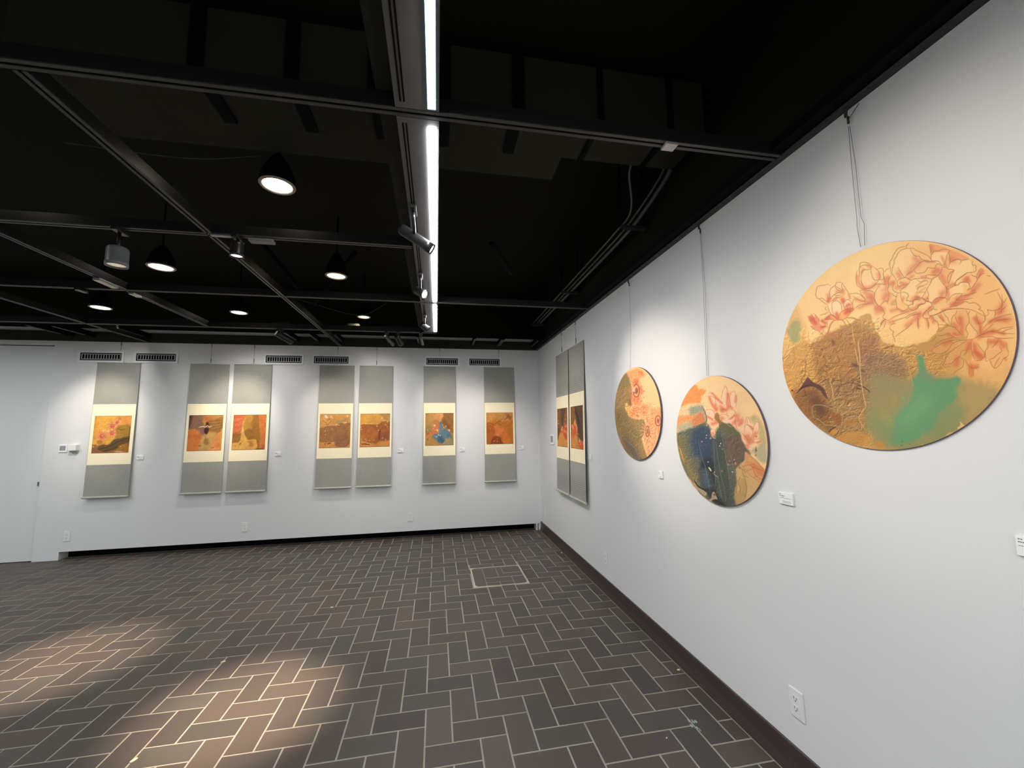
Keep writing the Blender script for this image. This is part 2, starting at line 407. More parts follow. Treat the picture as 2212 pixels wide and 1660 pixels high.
class Canvas:
    def __init__(s, x0, y0, x1, y1, sc, base, seed=1):
        s.x0, s.y0, s.s = x0, y0, sc; s.w, s.h = int((x1 - x0) * sc), int((y1 - y0) * sc)
        s.img = np.ones((s.h, s.w, 3)) * (np.array(base) / 255.0); s.seed = seed
        s.t = (0, 0, 1.0); s.sk = 0.5
        s.n1 = vnoise(s.h, s.w, 9 * sc, seed + 11) - 0.5; s.n2 = vnoise(s.h, s.w, 9 * sc, seed + 12) - 0.5
    def tile(s, ox, oy, k): s.t = (ox, oy, k)
    def c(s, pts):
        ox, oy, k = s.t
        return np.array([((ox + x / k - s.x0) * s.s, (oy + y / k - s.y0) * s.s) for x, y in pts])
    def mixin(s, ys, xs, a, col):
        a = np.clip(a, 0, 1)[..., None]; s.img[ys, xs] = s.img[ys, xs] * (1 - a) + a * (np.array(col) / 255.0)
    def box_(s, P, pad):
        x0 = max(int(P[:, 0].min() - pad), 0); x1 = min(int(P[:, 0].max() + pad) + 1, s.w)
        y0 = max(int(P[:, 1].min() - pad), 0); y1 = min(int(P[:, 1].max() + pad) + 1, s.h)
        return x0, x1, y0, y1
    def line(s, pts, w=1.15, col=(152, 86, 34), a=0.88, taper=True, soft=0.8):
        P = smooth(s.c(pts), 2.5); w = w * s.s / 2; pad = w + soft * s.s + 2
        x0, x1, y0, y1 = s.box_(P, pad)
        if x1 <= x0 or y1 <= y0: return
        A_ = np.zeros((y1 - y0, x1 - x0)); n = len(P) - 1; so = soft * s.s
        for i in range(n):
            p, q = P[i], P[i + 1]; bx0, bx1, by0, by1 = s.box_(P[i:i + 2], pad)
            if bx1 <= bx0 or by1 <= by0: continue
            Y, X = np.mgrid[by0:by1, bx0:bx1]; d = q - p; L = max((d ** 2).sum(), 1e-6)
            t = np.clip(((X - p[0]) * d[0] + (Y - p[1]) * d[1]) / L, 0, 1)
            D_ = np.hypot(X - p[0] - t * d[0], Y - p[1] - t * d[1])
            f = (i + t) / n; ww = w * (0.45 + 0.55 * np.sin(np.pi * np.clip(f, 0.02, 0.98)) ** 0.5) if taper else w
            v = np.clip((ww + so / 2 - D_) / so, 0, 1)
            sl = A_[by0 - y0:by1 - y0, bx0 - x0:bx1 - x0]; np.maximum(sl, v, out=sl)
        s.mixin(slice(y0, y1), slice(x0, x1), A_ * a, col)
    def shade(s, pts, w, col=(226, 96, 52), a=0.5):
        """soft airbrushed stroke"""
        P = smooth(s.c(pts), max(2.5, w * s.s * 0.2)) if len(pts) > 1 else s.c(pts); r = w * s.s; x0, x1, y0, y1 = s.box_(P, r * 2.4)
        if x1 <= x0 or y1 <= y0: return
        Y, X = np.mgrid[y0:y1, x0:x1]; D2 = np.full(X.shape, 1e9)
        for p in P: D2 = np.minimum(D2, (X - p[0]) ** 2 + (Y - p[1]) ** 2)
        s.mixin(slice(y0, y1), slice(x0, x1), a * np.exp(-D2 / (2 * (r * s.sk) ** 2)), col)
    def poly(s, pts, col, a=1.0, soft=1.0, rough=0.0, sm=True, tex=0.0):
        P = s.c(pts)
        if sm: P = smooth(np.vstack([P, P[:1]]), 6 * s.s)
        pad = (soft + rough) * s.s + 2; x0, x1, y0, y1 = s.box_(P, pad)
        if x1 <= x0 or y1 <= y0: return
        Y, X = np.mgrid[y0:y1, x0:x1].astype(float)
        if rough:
            X = X + s.n1[y0:y1, x0:x1] * rough * s.s * 3; Y = Y + s.n2[y0:y1, x0:x1] * rough * s.s * 3
        D2 = np.full(X.shape, 1e9); ins = np.zeros(X.shape, bool); n = len(P)
        for i in range(n):
            p, q = P[i], P[(i + 1) % n]; d = q - p; L = (d ** 2).sum()
            if L < 1e-9: continue
            t = np.clip(((X - p[0]) * d[0] + (Y - p[1]) * d[1]) / L, 0, 1)
            D2 = np.minimum(D2, (X - p[0] - t * d[0]) ** 2 + (Y - p[1] - t * d[1]) ** 2)
            if abs(d[1]) > 1e-9:
                c = ((p[1] > Y) != (q[1] > Y)) & (X < d[0] * (Y - p[1]) / d[1] + p[0]); ins ^= c
        Dm = np.sqrt(D2); sd = np.where(ins, Dm, -Dm); so = max(soft * s.s, 0.8)
        al = np.clip(0.5 + sd / so, 0, 1) * a
        if tex: al = al * np.clip(1 - tex + 2 * tex * (vnoise(s.h, s.w, 5 * s.s, s.seed + 3)[y0:y1, x0:x1]), 0, 1)
        s.mixin(slice(y0, y1), slice(x0, x1), al, col)
    def dot(s, x, y, r, col, a=0.9):
        P = s.c([(x, y)])[0]; rr = r * s.s; x0, x1 = max(int(P[0] - rr * 2), 0), min(int(P[0] + rr * 2) + 1, s.w); y0, y1 = max(int(P[1] - rr * 2), 0), min(int(P[1] + rr * 2) + 1, s.h)
        if x1 <= x0 or y1 <= y0: return
        Y, X = np.mgrid[y0:y1, x0:x1]; d = np.hypot(X - P[0], Y - P[1])
        s.mixin(slice(y0, y1), slice(x0, x1), np.clip((rr - d) / max(rr * 0.5, 0.8) + 0.5, 0, 1) * a, col)
    def grain(s, cell, amt, seed, octaves=3):
        n = (vnoise(s.h, s.w, cell * s.s, seed, octaves) - 0.5)[..., None]; s.img = np.clip(s.img * (1 + amt * n * 2), 0, 1)
    def crumple(s, mask_pts, cell, amt, seed, soft=6, stretch=1.0, warp=2.5):
        """ridges of poured pigment, their lit and shaded sides embossed into the colour"""
        h = int(s.h * stretch) + 4
        a = vnoise(s.h, s.w, cell * 2 * s.s, seed, 3); b = vnoise(s.h, s.w, cell * 2 * s.s, seed + 1, 3)
        base = vnoise(h, s.w, cell * s.s, seed + 2, 4)
        Y, X = np.mgrid[0:s.h, 0:s.w].astype(float); q = cell * s.s * warp
        yi = np.clip(((Y + (a - .5) * q) * stretch).astype(int), 0, h - 1); xi = np.clip((X + (b - .5) * q).astype(int), 0, s.w - 1)
        r = 1 - np.abs(base[yi, xi] - 0.5) * 4
        d = int(max(1, s.s * 0.6)); e = r - np.roll(np.roll(r, d, 0), d, 1)  # emboss: directional light and dark painted along the pigment ridges
        k = np.clip(e * 3.2, -1, 1)
        keep = s.img.copy(); s.img = np.zeros_like(keep); s.poly(mask_pts, (255, 255, 255), 1.0, soft=soft, rough=1); m = s.img[..., 0]
        s.img = np.clip(keep * (1 + amt * (k * m)[..., None] * np.array([1, 1.05, 1.1])), 0, 1)
    def veins(s, mask_pts, col, a, cell, seed, thr=0.035, soft=4):
        """wrinkled ridge lines of poured pigment inside an outline"""
        keep = s.img.copy(); n = np.abs(vnoise(s.h, s.w, cell * s.s, seed, 4) - 0.5)
        v = np.clip(1 - n / thr, 0, 1)[..., None] * a
        s.img = s.img * (1 - v) + v * (np.array(col) / 255.0)
        veined = s.img; s.img = np.zeros_like(keep); s.poly(mask_pts, (255, 255, 255), 1.0, soft=soft, rough=1); m = s.img[..., :1]
        s.img = keep * (1 - m) + veined * m

def to_linear(v, gain):
    v = np.clip(v, 0, 1); g_ = v @ np.array([0.3, 0.6, 0.1]); v = v + 0.07 * (g_[..., None] - v); l = np.where(v <= 0.04045, v / 12.92, ((v + 0.055) / 1.055) ** 2.4)
    return np.clip(l * np.array(gain), 0, 0.93)

def lookup(cv, X, Y):
    X = np.clip((X - cv.x0) * cv.s - 0.5, 0, cv.w - 1.001); Y = np.clip((Y - cv.y0) * cv.s - 0.5, 0, cv.h - 1.001)
    xi, yi = X.astype(int), Y.astype(int); fx, fy = (X - xi)[..., None], (Y - yi)[..., None]; I = cv.img
    return (I[yi, xi] * (1 - fx) + I[yi, xi + 1] * fx) * (1 - fy) + (I[yi + 1, xi] * (1 - fx) + I[yi + 1, xi + 1] * fx) * fy

def sample(art, u, v):
    return to_linear(lookup(art['cv'], u * 100, v * 100), art['gain']).reshape(-1, 3)
# sketch sheet coordinates of the right wall's picture plane (y along the wall, z up)
def sample_plane(art, y, z, th):
    HWX = np.stack([_M3[:, 1], _M3[:, 2], _M3[:, 0] * (A - th)], 1)
    q = np.einsum('ij,jkl->ikl', HWX, np.stack([y, z, np.ones_like(y)]))
    return to_linear(lookup(art['cv'], q[0] / q[2], q[1] / q[2]), art['gain']).reshape(-1, 3)
_m = np.array([[rt_ for rt_ in r3], [u for u in u3], [f for f in f2]]) * 1.0
_F = 873.516
_M3 = np.array([1106 * _m[2] + _F * _m[0], 830 * _m[2] - _F * _m[1], _m[2]])
ART = {}
BR = (150, 84, 34); RD = (220, 104, 60); OR = (238, 128, 66)

# ---- large round panel: peonies over poured ochre and green
def paint_peony():
    c = Canvas(1676, 512, 2212, 990, 2.2, (251, 204, 128), 5)
    K = 11.06
    c.tile(0, 0, 1)
    c.grain(60, 0.05, 3); c.sk = 0.66
    c.shade([(1730, 690), (1760, 620)], 40, (250, 200, 130), 0.5)
    c.poly([(1940, 515), (2080, 520), (2180, 620), (2215, 760), (2180, 880), (2100, 960), (2050, 800), (2000, 640)], (243, 176, 104), 0.55, soft=60)
    # ochre pour
    wash = [(1676, 775), (1700, 765), (1735, 735), (1750, 742), (1778, 728), (1800, 716), (1824, 702), (1846, 694), (1874, 676), (1884, 690), (1892, 712), (1904, 732), (1926, 744),
            (1955, 748), (1990, 742), (2014, 728), (2026, 712), (2050, 700), (2080, 720), (2100, 760), (2100, 800), (2140, 826), (2212, 850), (2212, 1000), (1676, 1000)]
    c.poly(wash, (206, 150, 74), 0.95, soft=3, rough=3)
    c.poly([(2070, 770), (2140, 800), (2212, 770), (2212, 900), (2130, 900), (2070, 850)], (232, 172, 100), 0.9, soft=26, rough=4)
    c.poly([(1676, 660), (1700, 650), (1726, 668), (1740, 710), (1744, 740), (1720, 820), (1700, 900), (1676, 900)], (222, 162, 82), 0.55, soft=14, rough=4)
    c.poly([(1756, 738), (1800, 716), (1850, 700), (1884, 716), (1900, 760), (1950, 790), (1960, 830), (1900, 850), (1840, 870), (1800, 860), (1760, 800)], (172, 118, 60), 0.85, soft=14, rough=5)
    c.poly([(1884, 722), (1898, 736), (1900, 768), (1880, 790), (1850, 770), (1858, 740)], (160, 104, 66), 0.6, soft=10, rough=3)
    c.poly([(1850, 770), (1930, 762), (1966, 790), (1960, 812), (1900, 822), (1850, 818)], (140, 104, 82), 0.62, soft=14, rough=5)
    c.poly([(1725, 850), (1770, 830), (1830, 815), (1880, 830), (1880, 900), (1860, 960), (1780, 940), (1730, 890)], (150, 112, 74), 0.7, soft=16, rough=4)
    c.poly([(1716, 848), (1752, 832), (1786, 864), (1800, 900), (1790, 930), (1742, 900), (1716, 866)], (146, 92, 48), 0.75, soft=12, rough=3)
    c.poly([(1960, 745), (2030, 730), (2050, 760), (2040, 812), (1990, 820), (1960, 800)], (190, 132, 60), 0.5, soft=12, rough=3)
    c.veins([(1740, 745), (1880, 700), (1990, 760), (1985, 830), (1900, 850), (1890, 960), (1800, 930), (1730, 860)], (118, 78, 44), 0.55, 22, 21, 0.022)
    c.veins([(1740, 745), (1880, 700), (1990, 760), (1985, 830), (1900, 850), (1890, 960), (1800, 930), (1730, 860)], (204, 160, 104), 0.5, 17, 33, 0.02)
    c.veins([(1690, 770), (1760, 730), (1780, 800), (1750, 850), (1700, 830)], (150, 98, 42), 0.55, 26, 44, 0.018)
    c.crumple([(1740, 745), (1880, 690), (1990, 760), (2040, 790), (1985, 830), (1900, 850), (1890, 960), (1800, 940), (1720, 860)], 13, 0.30, 61, stretch=1.6)
    c.crumple([(1850, 745), (1960, 755), (2050, 770), (2040, 812), (1960, 826), (1870, 815)], 9, 0.24, 71, stretch=3.0)
    c.crumple([(1690, 700), (1790, 720), (1800, 830), (1760, 860), (1690, 840)], 16, 0.22, 81)
    c.crumple([(1750, 830), (1890, 830), (1890, 960), (1800, 960)], 8, 0.26, 83, stretch=1.5)
    # green pour
    c.tile(1880, 770, 7.9)
    c.poly([(0, 300), (300, 300), (560, 380), (800, 300), (1000, 300), (1300, 360), (1600, 400), (1800, 480), (2212, 640), (2212, 1000), (1800, 1300), (1200, 1600), (500, 1640), (0, 1400), (-60, 800)], (146, 138, 90), 0.9, soft=26, rough=5)
    c.poly([(1540, 420), (1700, 430), (2100, 500), (2150, 700), (2000, 950), (1700, 1150), (1500, 1000), (1480, 640)], (186, 150, 88), 0.75, soft=30, rough=5)
    c.poly([(1100, 980), (1500, 880), (1640, 900), (1500, 1200), (1200, 1400), (1050, 1300)], (134, 142, 88), 0.8, soft=16, rough=4)
    c.poly([(790, -20), (880, -20), (915, 90), (950, 220), (1010, 300), (1130, 410), (1230, 370), (1380, 395), (1480, 350), (1545, 430), (1480, 520), (1470, 720), (1350, 840), (1170, 960),
            (1090, 1150), (960, 1330), (700, 1450), (420, 1500), (300, 1430), (400, 1250), (420, 1060), (540, 930), (640, 840), (700, 700), (760, 650), (750, 520), (715, 400), (810, 300), (830, 150)], (92, 152, 106), 0.95, soft=7, rough=4)
    c.poly([(500, 900), (700, 640), (1000, 500), (1480, 480), (1500, 800), (1200, 1050), (1000, 1350), (600, 1500), (380, 1300)], (104, 150, 102), 0.45, soft=34, rough=6)
    c.poly([(0, 1000), (200, 1050), (420, 1100), (420, 1500), (200, 1400), (60, 1250), (0, 1150)], (126, 146, 96), 0.75, soft=26, rough=5)
    c.poly([(820, 230), (920, 210), (1020, 330), (1130, 410), (1080, 450), (980, 430), (900, 380)], (134, 136, 104), 0.6, soft=10, rough=2)
    c.shade([(900, 800), (640, 1050)], 26, (118, 168, 122), 0.5); c.shade([(420, 700), (400, 820)], 9, (170, 150, 92), 0.6)
    c.shade([(240, 1040), (320, 1100)], 12, (168, 158, 92), 0.5); c.shade([(900, 1330), (930, 1400)], 8, (150, 146, 100), 0.5); c.shade([(1500, 560), (1560, 700)], 9, (176, 158, 88), 0.5)
    c.dot(545, 715, 3.4, (118, 172, 120), 0.7)
    c.poly([(1520, 1110), (1560, 1140), (1610, 1190), (1570, 1210), (1500, 1250), (1490, 1210), (1540, 1170)], (226, 184, 118), 0.9, soft=1.5, rough=1)
    c.poly([(1270, 1370), (1330, 1310), (1420, 1290), (1400, 1340)], (204, 168, 100), 0.9, soft=2); c.poly([(850, 1530), (900, 1505), (920, 1520), (870, 1535)], (236, 206, 134), 0.9, soft=1)
    c.line([(600, 0), (640, 110), (690, 320), (730, 500)], 2.2, (208, 160, 96), 0.6); c.line([(640, 110), (780, 130)], 3.5, (214, 166, 84), 0.6)
    c.line([(560, 170), (640, 100)], 1.6, (206, 160, 90), 0.6); c.line([(920, 110), (1060, 100)], 1.4, (214, 166, 92), 0.6); c.line([(1210, 150), (1290, 250)], 2, (222, 178, 112), 0.6)
    for x, y in ((540, 1455), (530, 1520), (670, 1500)): c.dot(x, y, 1.4, (74, 96, 60), 0.8)
    c.poly([(60, 1470), (180, 1460), (240, 1500), (250, 1555), (140, 1560)], (206, 128, 52), 0.8, soft=3, rough=1)
    for i in range(9): c.line([(20 + i * 42, 1300 + i * 20), (60 + i * 36, 1560 + (i % 3) * 10)], 1.1, (176, 150, 92), 0.55)
    # lower left: plum shadows, pale drip net
    c.tile(1680, 740, 7.9)
    c.shade([(640, 1000), (720, 1120), (740, 1180)], 14, (96, 58, 42), 0.75); c.shade([(560, 900), (640, 980)], 14, (120, 80, 48), 0.5)
    c.poly([(310, 872), (380, 780), (450, 670), (510, 590), (560, 640), (640, 700), (740, 740), (800, 820), (850, 960), (800, 930), (700, 800), (600, 752), (520, 752), (420, 790)], (92, 52, 52), 0.92, soft=2.6, rough=0.8)
    c.line([(320, 865), (420, 770), (520, 735), (600, 735)], 2.6, (58, 28, 36), 0.85)
    c.line([(420, 700), (400, 640), (450, 560), (470, 510)], 1.8, (112, 68, 34), 0.8); c.line([(470, 520), (480, 380), (465, 250)], 1.4, (146, 96, 44), 0.7)
    c.line([(620, 620), (720, 480), (800, 380), (820, 300), (760, 230)], 1.7, (126, 80, 38), 0.8); c.line([(850, 350), (950, 355), (1040, 340), (1050, 300), (1000, 200)], 1.7, (120, 74, 36), 0.75)
    c.line([(500, 450), (540, 475), (600, 460), (700, 350), (780, 300)], 1.3, (156, 104, 44), 0.75); c.line([(640, 450), (700, 470), (760, 430)], 1.2, (150, 98, 44), 0.7)
    for p in ([(770, 465), (840, 510)], [(800, 380), (840, 410)], [(850, 425), (890, 435)], [(930, 600), (970, 660)], [(980, 655), (1080, 640)], [(640, 700), (760, 620)], [(700, 710), (820, 640), (880, 660)]): c.line(p, 1.9, (92, 58, 40), 0.75)
    c.shade([(1290, 380), (1340, 400)], 5, (104, 60, 52), 0.8); c.line([(1420, 470), (1480, 500)], 2.6, (92, 66, 54), 0.7)
    c.line([(1020, 800), (1100, 720), (1250, 690), (1400, 730), (1500, 790), (1570, 850)], 1.6, (92, 50, 46), 0.75); c.line([(1330, 745), (1430, 745), (1520, 800), (1580, 850)], 1.8, (66, 34, 34), 0.8); c.line([(1330, 770), (1430, 810)], 2.0, (70, 38, 34), 0.8)
    c.line([(1160, 700), (1300, 640), (1440, 690)], 3, (116, 82, 60), 0.5); c.line([(1100, 640), (1200, 520), (1260, 430)], 1.5, (110, 74, 50), 0.7)
    c.line([(460, 820), (470, 880), (490, 920)], 1.8, (84, 52, 36), 0.8); c.dot(245, 820, 2.4, (110, 60, 26), 0.9)
    c.line([(1020, 850), (1060, 850), (1200, 860)], 1.2, (104, 62, 48), 0.6); c.line([(960, 920), (1000, 900), (1030, 850), (1010, 810)], 1.2, (104, 62, 48), 0.6)
    for q in ([(600, 1260), (590, 1100), (640, 1070), (750, 1070), (850, 1100), (960, 1160)], [(590, 1265), (680, 1310), (740, 1350), (800, 1400), (920, 1410), (1080, 1445)], [(1085, 1440), (1100, 1300), (1100, 1180)],
              [(950, 970), (1040, 930), (1120, 915)], [(600, 1190), (650, 1170)], [(1200, 960), (1290, 930), (1320, 880)], [(1160, 1140), (1250, 1110), (1320, 1130)], [(1240, 1510), (1340, 1560), (1400, 1500)]):
        c.line(q, 1.9, (168, 160, 124), 0.75)
    for q in ([(1310, 90), (1350, 250), (1370, 380)], [(1370, -40), (1400, 240), (1400, 420), (1420, 640), (1460, 900), (1500, 1090), (1440, 1180), (1380, 1290), (1420, 1380), (1480, 1470)], [(880, 640), (930, 800), (950, 970)], [(970, 1230), (1000, 1420)]):
        c.line(q, 2.0, (226, 180, 104), 0.8)
    for q in ([(940, 1080), (1040, 1120), (1160, 1090)], [(960, 1060), (1100, 1010), (1160, 960)], [(1100, 1240), (1250, 1180), (1400, 1230)], [(1130, 1330), (1300, 1300), (1400, 1290)], [(1100, 1480), (1250, 1440), (1340, 1380)], [(1380, 1290), (1520, 1290)]):
        c.line(q, 1.6, (186, 152, 92), 0.7)
    c.poly([(1100, 1420), (1140, 1340), (1260, 1310), (1360, 1310), (1340, 1370), (1220, 1430)], (184, 116, 58), 0.6, soft=3); c.poly([(900, 1560), (940, 1490), (1000, 1490), (1030, 1530), (980, 1590)], (212, 146, 64), 0.8, soft=2)
    c.poly([(930, 1230), (1000, 1220), (1090, 1260), (1060, 1400), (1000, 1420), (960, 1330)], (150, 76, 34), 0.7, soft=4, rough=1)
    c.line([(870, 1530), (930, 1470), (990, 1445)], 2.4, (66, 36, 22), 0.85); c.line([(960, 1590), (1010, 1560), (1040, 1500)], 1.8, (80, 46, 26), 0.75)
    c.poly([(1100, 1560), (1300, 1540), (1500, 1560), (1640, 1640), (1500, 1720), (1200, 1720), (1000, 1640)], (208, 142, 66), 0.75, soft=8, rough=3)
    c.line([(260, 0), (290, 230), (345, 520)], 1.6, (196, 140, 62), 0.7)
    for q in ([(1620, 330), (1800, 390), (1980, 410)], [(1800, 410), (1900, 440), (2050, 420)], [(1700, 240), (1850, 290), (1950, 260)], [(1900, 120), (1990, 60)]): c.line(q, 2.2, (176, 146, 112) if q[0][0] < 1710 else (148, 100, 44), 0.6)
    c.line([(1760, 130), (1900, 75), (1950, 68), (1985, 35)], 2.0, (142, 84, 26), 0.85)
    # teal touch, left rim
    c.tile(0, 0, 1)
    c.poly([(1708, 700), (1718, 690), (1728, 694), (1730, 712), (1726, 734), (1716, 742), (1704, 728), (1700, 714)], (150, 156, 100), 0.75, soft=8, rough=3)
    c.line([(1738, 740), (1744, 775), (1752, 805)], 1.2, (196, 140, 62), 0.6)
    # gilded sparkle upper left
    # --- flowers: warm glaze under the line work
    c.tile(1900, 515, K)
    petals = [[(310, 860), (295, 780), (350, 620), (345, 520), (420, 380), (500, 290), (650, 240), (730, 240), (820, 400), (940, 430), (1050, 520), (930, 600), (820, 740), (600, 930), (590, 935)],
              [(1225, 400), (1270, 330), (1420, 300), (1650, 280), (1600, 420), (1560, 640), (1490, 640), (1400, 545), (1240, 530)], [(1680, 590), (1850, 500), (1940, 540), (2130, 500), (2212, 640), (2212, 800), (2000, 880), (1800, 1100), (1640, 700)],
              [(1400, 900), (1590, 1180), (1600, 1280), (1570, 1400), (1440, 1400), (1250, 1530), (1150, 1420), (1130, 1210), (1240, 1040)], [(510, 1280), (600, 1160), (740, 1000), (900, 970), (1160, 1050), (1170, 1140), (1010, 1410), (830, 1470), (690, 1500), (690, 1370), (580, 1285)],
              [(1640, 1250), (1800, 1125), (1930, 1060), (2120, 1060), (2150, 1180), (2050, 1330), (1760, 1340), (1640, 1480)], [(500, 1290), (690, 1370), (640, 1500), (800, 1520), (690, 1610), (540, 1500)], [(790, 1590), (840, 1460), (1000, 1430), (1240, 1530), (1260, 1620), (900, 1660)]]
    for p in petals: c.poly(p, (254, 206, 140), 0.8, soft=1.2)
    c.poly([(1500, 690), (1640, 730), (1780, 770), (1620, 1080), (1420, 920)], (246, 172, 100), 0.8, soft=1.2)
    c.poly([(1190, 130), (1420, 170), (1680, 260), (2000, 400), (2140, 495), (1930, 520), (1750, 540), (1680, 590), (1640, 340), (1270, 330)], (240, 148, 84), 0.75, soft=1.5)
    for p, w in (([(840, 480), (960, 560)], 7), ([(700, 820), (790, 700), (880, 640)], 8), ([(480, 900), (440, 840)], 7), ([(1330, 830), (1420, 780)], 8), ([(1280, 800), (1360, 740)], 5), ([(1530, 640), (1580, 660)], 4), ([(1560, 600), (1480, 440)], 3),
                 ([(1480, 1330), (1540, 1290)], 8), ([(1600, 1180), (1640, 1330), (1640, 1440)], 4), ([(1640, 1150), (1780, 1090)], 4), ([(1560, 1060), (1480, 900)], 6), ([(240, 1080), (330, 1060)], 5), ([(400, 1180), (560, 1160), (640, 1090)], 5), ([(500, 1060), (600, 1090)], 4),
                 ([(700, 960), (800, 900)], 3), ([(200, 960), (150, 1060)], 6), ([(130, 1380), (60, 1300)], 8), ([(300, 1560), (360, 1500)], 5), ([(560, 1440), (520, 1560), (640, 1640)], 5), ([(780, 1480), (900, 1400)], 6), ([(960, 1460), (860, 1400)], 4),
                 ([(1060, 1470), (1130, 1440)], 4), ([(900, 1600), (1000, 1560)], 4), ([(2040, 1000), (2120, 950)], 5), ([(1700, 1580), (1840, 1560), (2000, 1400)], 5), ([(1840, 1460), (2100, 1380)], 5), ([(1100, 560), (1300, 560)], 3), ([(1000, 920), (1080, 920)], 3), ([(1700, 500), (1760, 520)], 8), ([(1230, 200), (1260, 320)], 5), ([(1300, 1560), (1420, 1450)], 4)):
        c.shade(p, w, RD, 0.56)
    # line work
    T2 = [[(640, 240), (635, 190), (690, 115)], [(1190, 150), (1215, 250), (1225, 400)], [(730, 225), (800, 240), (880, 290), (1000, 340), (1110, 390), (1190, 450), (1240, 530)],
          [(730, 225), (760, 320), (820, 400), (880, 425), (940, 425), (980, 480), (1050, 520), (1150, 530), (1180, 560)], [(720, 240), (650, 240), (580, 260), (500, 290), (430, 370), (400, 440), (350, 510), (345, 600), (310, 700), (295, 800), (310, 860), (380, 970), (405, 1020)],
          [(600, 195), (500, 215), (420, 260), (370, 330), (310, 430), (300, 480), (250, 550), (235, 640), (260, 710), (260, 800), (290, 870)], [(590, 935), (520, 840), (470, 760), (440, 690)],
          [(820, 740), (900, 660), (970, 580), (1060, 540), (1180, 560), (1300, 540), (1400, 545), (1460, 600), (1490, 650)], [(820, 740), (840, 800), (900, 840), (960, 830), (1040, 820), (1110, 770), (1150, 700), (1220, 710), (1310, 710), (1350, 640), (1410, 610), (1480, 660)],
          [(1490, 690), (1470, 790), (1400, 880), (1340, 920), (1250, 980), (1220, 1060), (1170, 1140), (1130, 1210), (1060, 1340), (1010, 1410)], [(600, 930), (670, 850), (780, 790), (820, 750)], [(1100, 890), (1180, 870), (1290, 880), (1390, 880)],
          [(1100, 890), (1110, 930), (1180, 960), (1250, 970)], [(420, 1020), (500, 960), (590, 940), (640, 940), (740, 1000), (820, 970), (930, 960), (1080, 950), (1120, 970)], [(890, 990), (980, 1040), (1110, 1010), (1160, 1050)],
          [(740, 1000), (690, 1080), (600, 1160), (500, 1240), (510, 1280)], [(420, 1030), (430, 1120), (480, 1150), (540, 1110), (610, 1120)], [(290, 880), (230, 950), (200, 1040), (220, 1130), (190, 1220), (220, 1300), (290, 1320)],
          [(340, 1080), (310, 1180), (330, 1250), (440, 1310), (500, 1290)], [(220, 1320), (190, 1420), (210, 1480), (180, 1540), (220, 1610), (300, 1590), (380, 1580)], [(290, 1320), (350, 1370), (400, 1400), (410, 1340)],
          [(520, 1290), (580, 1285), (650, 1310), (690, 1370), (650, 1440), (640, 1500), (680, 1480), (730, 1510), (800, 1500)], [(500, 1290), (510, 1400), (540, 1500), (600, 1570), (690, 1610)], [(410, 1340), (390, 1440), (400, 1560), (420, 1640)],
          [(830, 1470), (900, 1465), (950, 1475)], [(790, 1590), (790, 1530), (840, 1460), (1000, 1430), (1110, 1500)], [(890, 1650), (960, 1580), (1080, 1550), (1090, 1510), (1220, 1530), (1250, 1590)],
          [(1400, 900), (1440, 980), (1520, 1090), (1590, 1180), (1600, 1280), (1570, 1400), (1500, 1410), (1440, 1400), (1350, 1450), (1250, 1530)], [(1130, 1210), (1150, 1290), (1170, 1340), (1150, 1420), (1170, 1510), (1240, 1530)], [(1010, 1410), (1060, 1460), (1150, 1500)],
          [(1240, 530), (1225, 440), (1270, 340), (1330, 300), (1420, 300), (1480, 270), (1600, 265), (1680, 290)], [(1680, 290), (1640, 340), (1600, 420), (1570, 560), (1560, 620)], [(1650, 340), (1670, 430), (1680, 560), (1640, 700)],
          [(1680, 590), (1750, 540), (1850, 500), (1930, 520), (1940, 570), (1910, 615)], [(1940, 550), (2000, 520), (2130, 500)], [(1500, 690), (1570, 690), (1640, 730), (1720, 740), (1780, 770), (1700, 810), (1640, 890), (1620, 970), (1640, 1080)], [(1780, 770), (1720, 850), (1690, 960), (1640, 1100)],
          [(1800, 1120), (1830, 1020), (1900, 950), (2000, 880), (2080, 830), (2212, 800)], [(1600, 1180), (1640, 1220), (1700, 1180), (1800, 1125), (1880, 1110), (1930, 1060), (2100, 1050), (2150, 1110), (2150, 1190), (2090, 1240), (2090, 1300), (2050, 1330), (1900, 1320), (1760, 1340), (1700, 1400), (1640, 1480)],
          [(1970, 1340), (1880, 1440), (1760, 1560), (1680, 1640)], [(1260, 1600), (1280, 1500), (1380, 1420), (1500, 1430), (1590, 1440), (1610, 1540)], [(900, 1260), (920, 1180), (980, 1140), (1050, 1140)], [(870, 1410), (930, 1400), (960, 1420)]]
    for l in T2: c.line(l)
    for l in ([(1080, 1000), (880, 1140)], [(1140, 1080), (900, 1200)], [(1100, 1180), (960, 1260)], [(1060, 1280), (880, 1300)]): c.shade(l, 2.2, (206, 130, 66), 0.5)
    c.tile(1740, 520, K)
    for p in ([(240, 1290), (250, 1180), (300, 1090), (440, 1070), (540, 1045), (620, 1100), (580, 1240), (600, 1370), (550, 1480), (410, 1385), (290, 1380)], [(580, 1240), (640, 1110), (705, 1070), (870, 1010), (900, 1210), (780, 1245), (640, 1330)], [(1330, 920), (1350, 740), (1400, 700), (1550, 680), (1600, 870), (1640, 930), (1740, 950), (1600, 1100), (1430, 1140), (1340, 1000)],
              [(1560, 640), (1600, 610), (1720, 710), (1780, 820), (1760, 920), (1640, 930), (1580, 800)], [(1720, 1130), (1900, 1060), (1985, 1300), (1940, 1430), (1790, 1540), (1760, 1570), (1660, 1450), (1665, 1300)]): c.poly(p, (254, 204, 140), 0.75, soft=1.2)
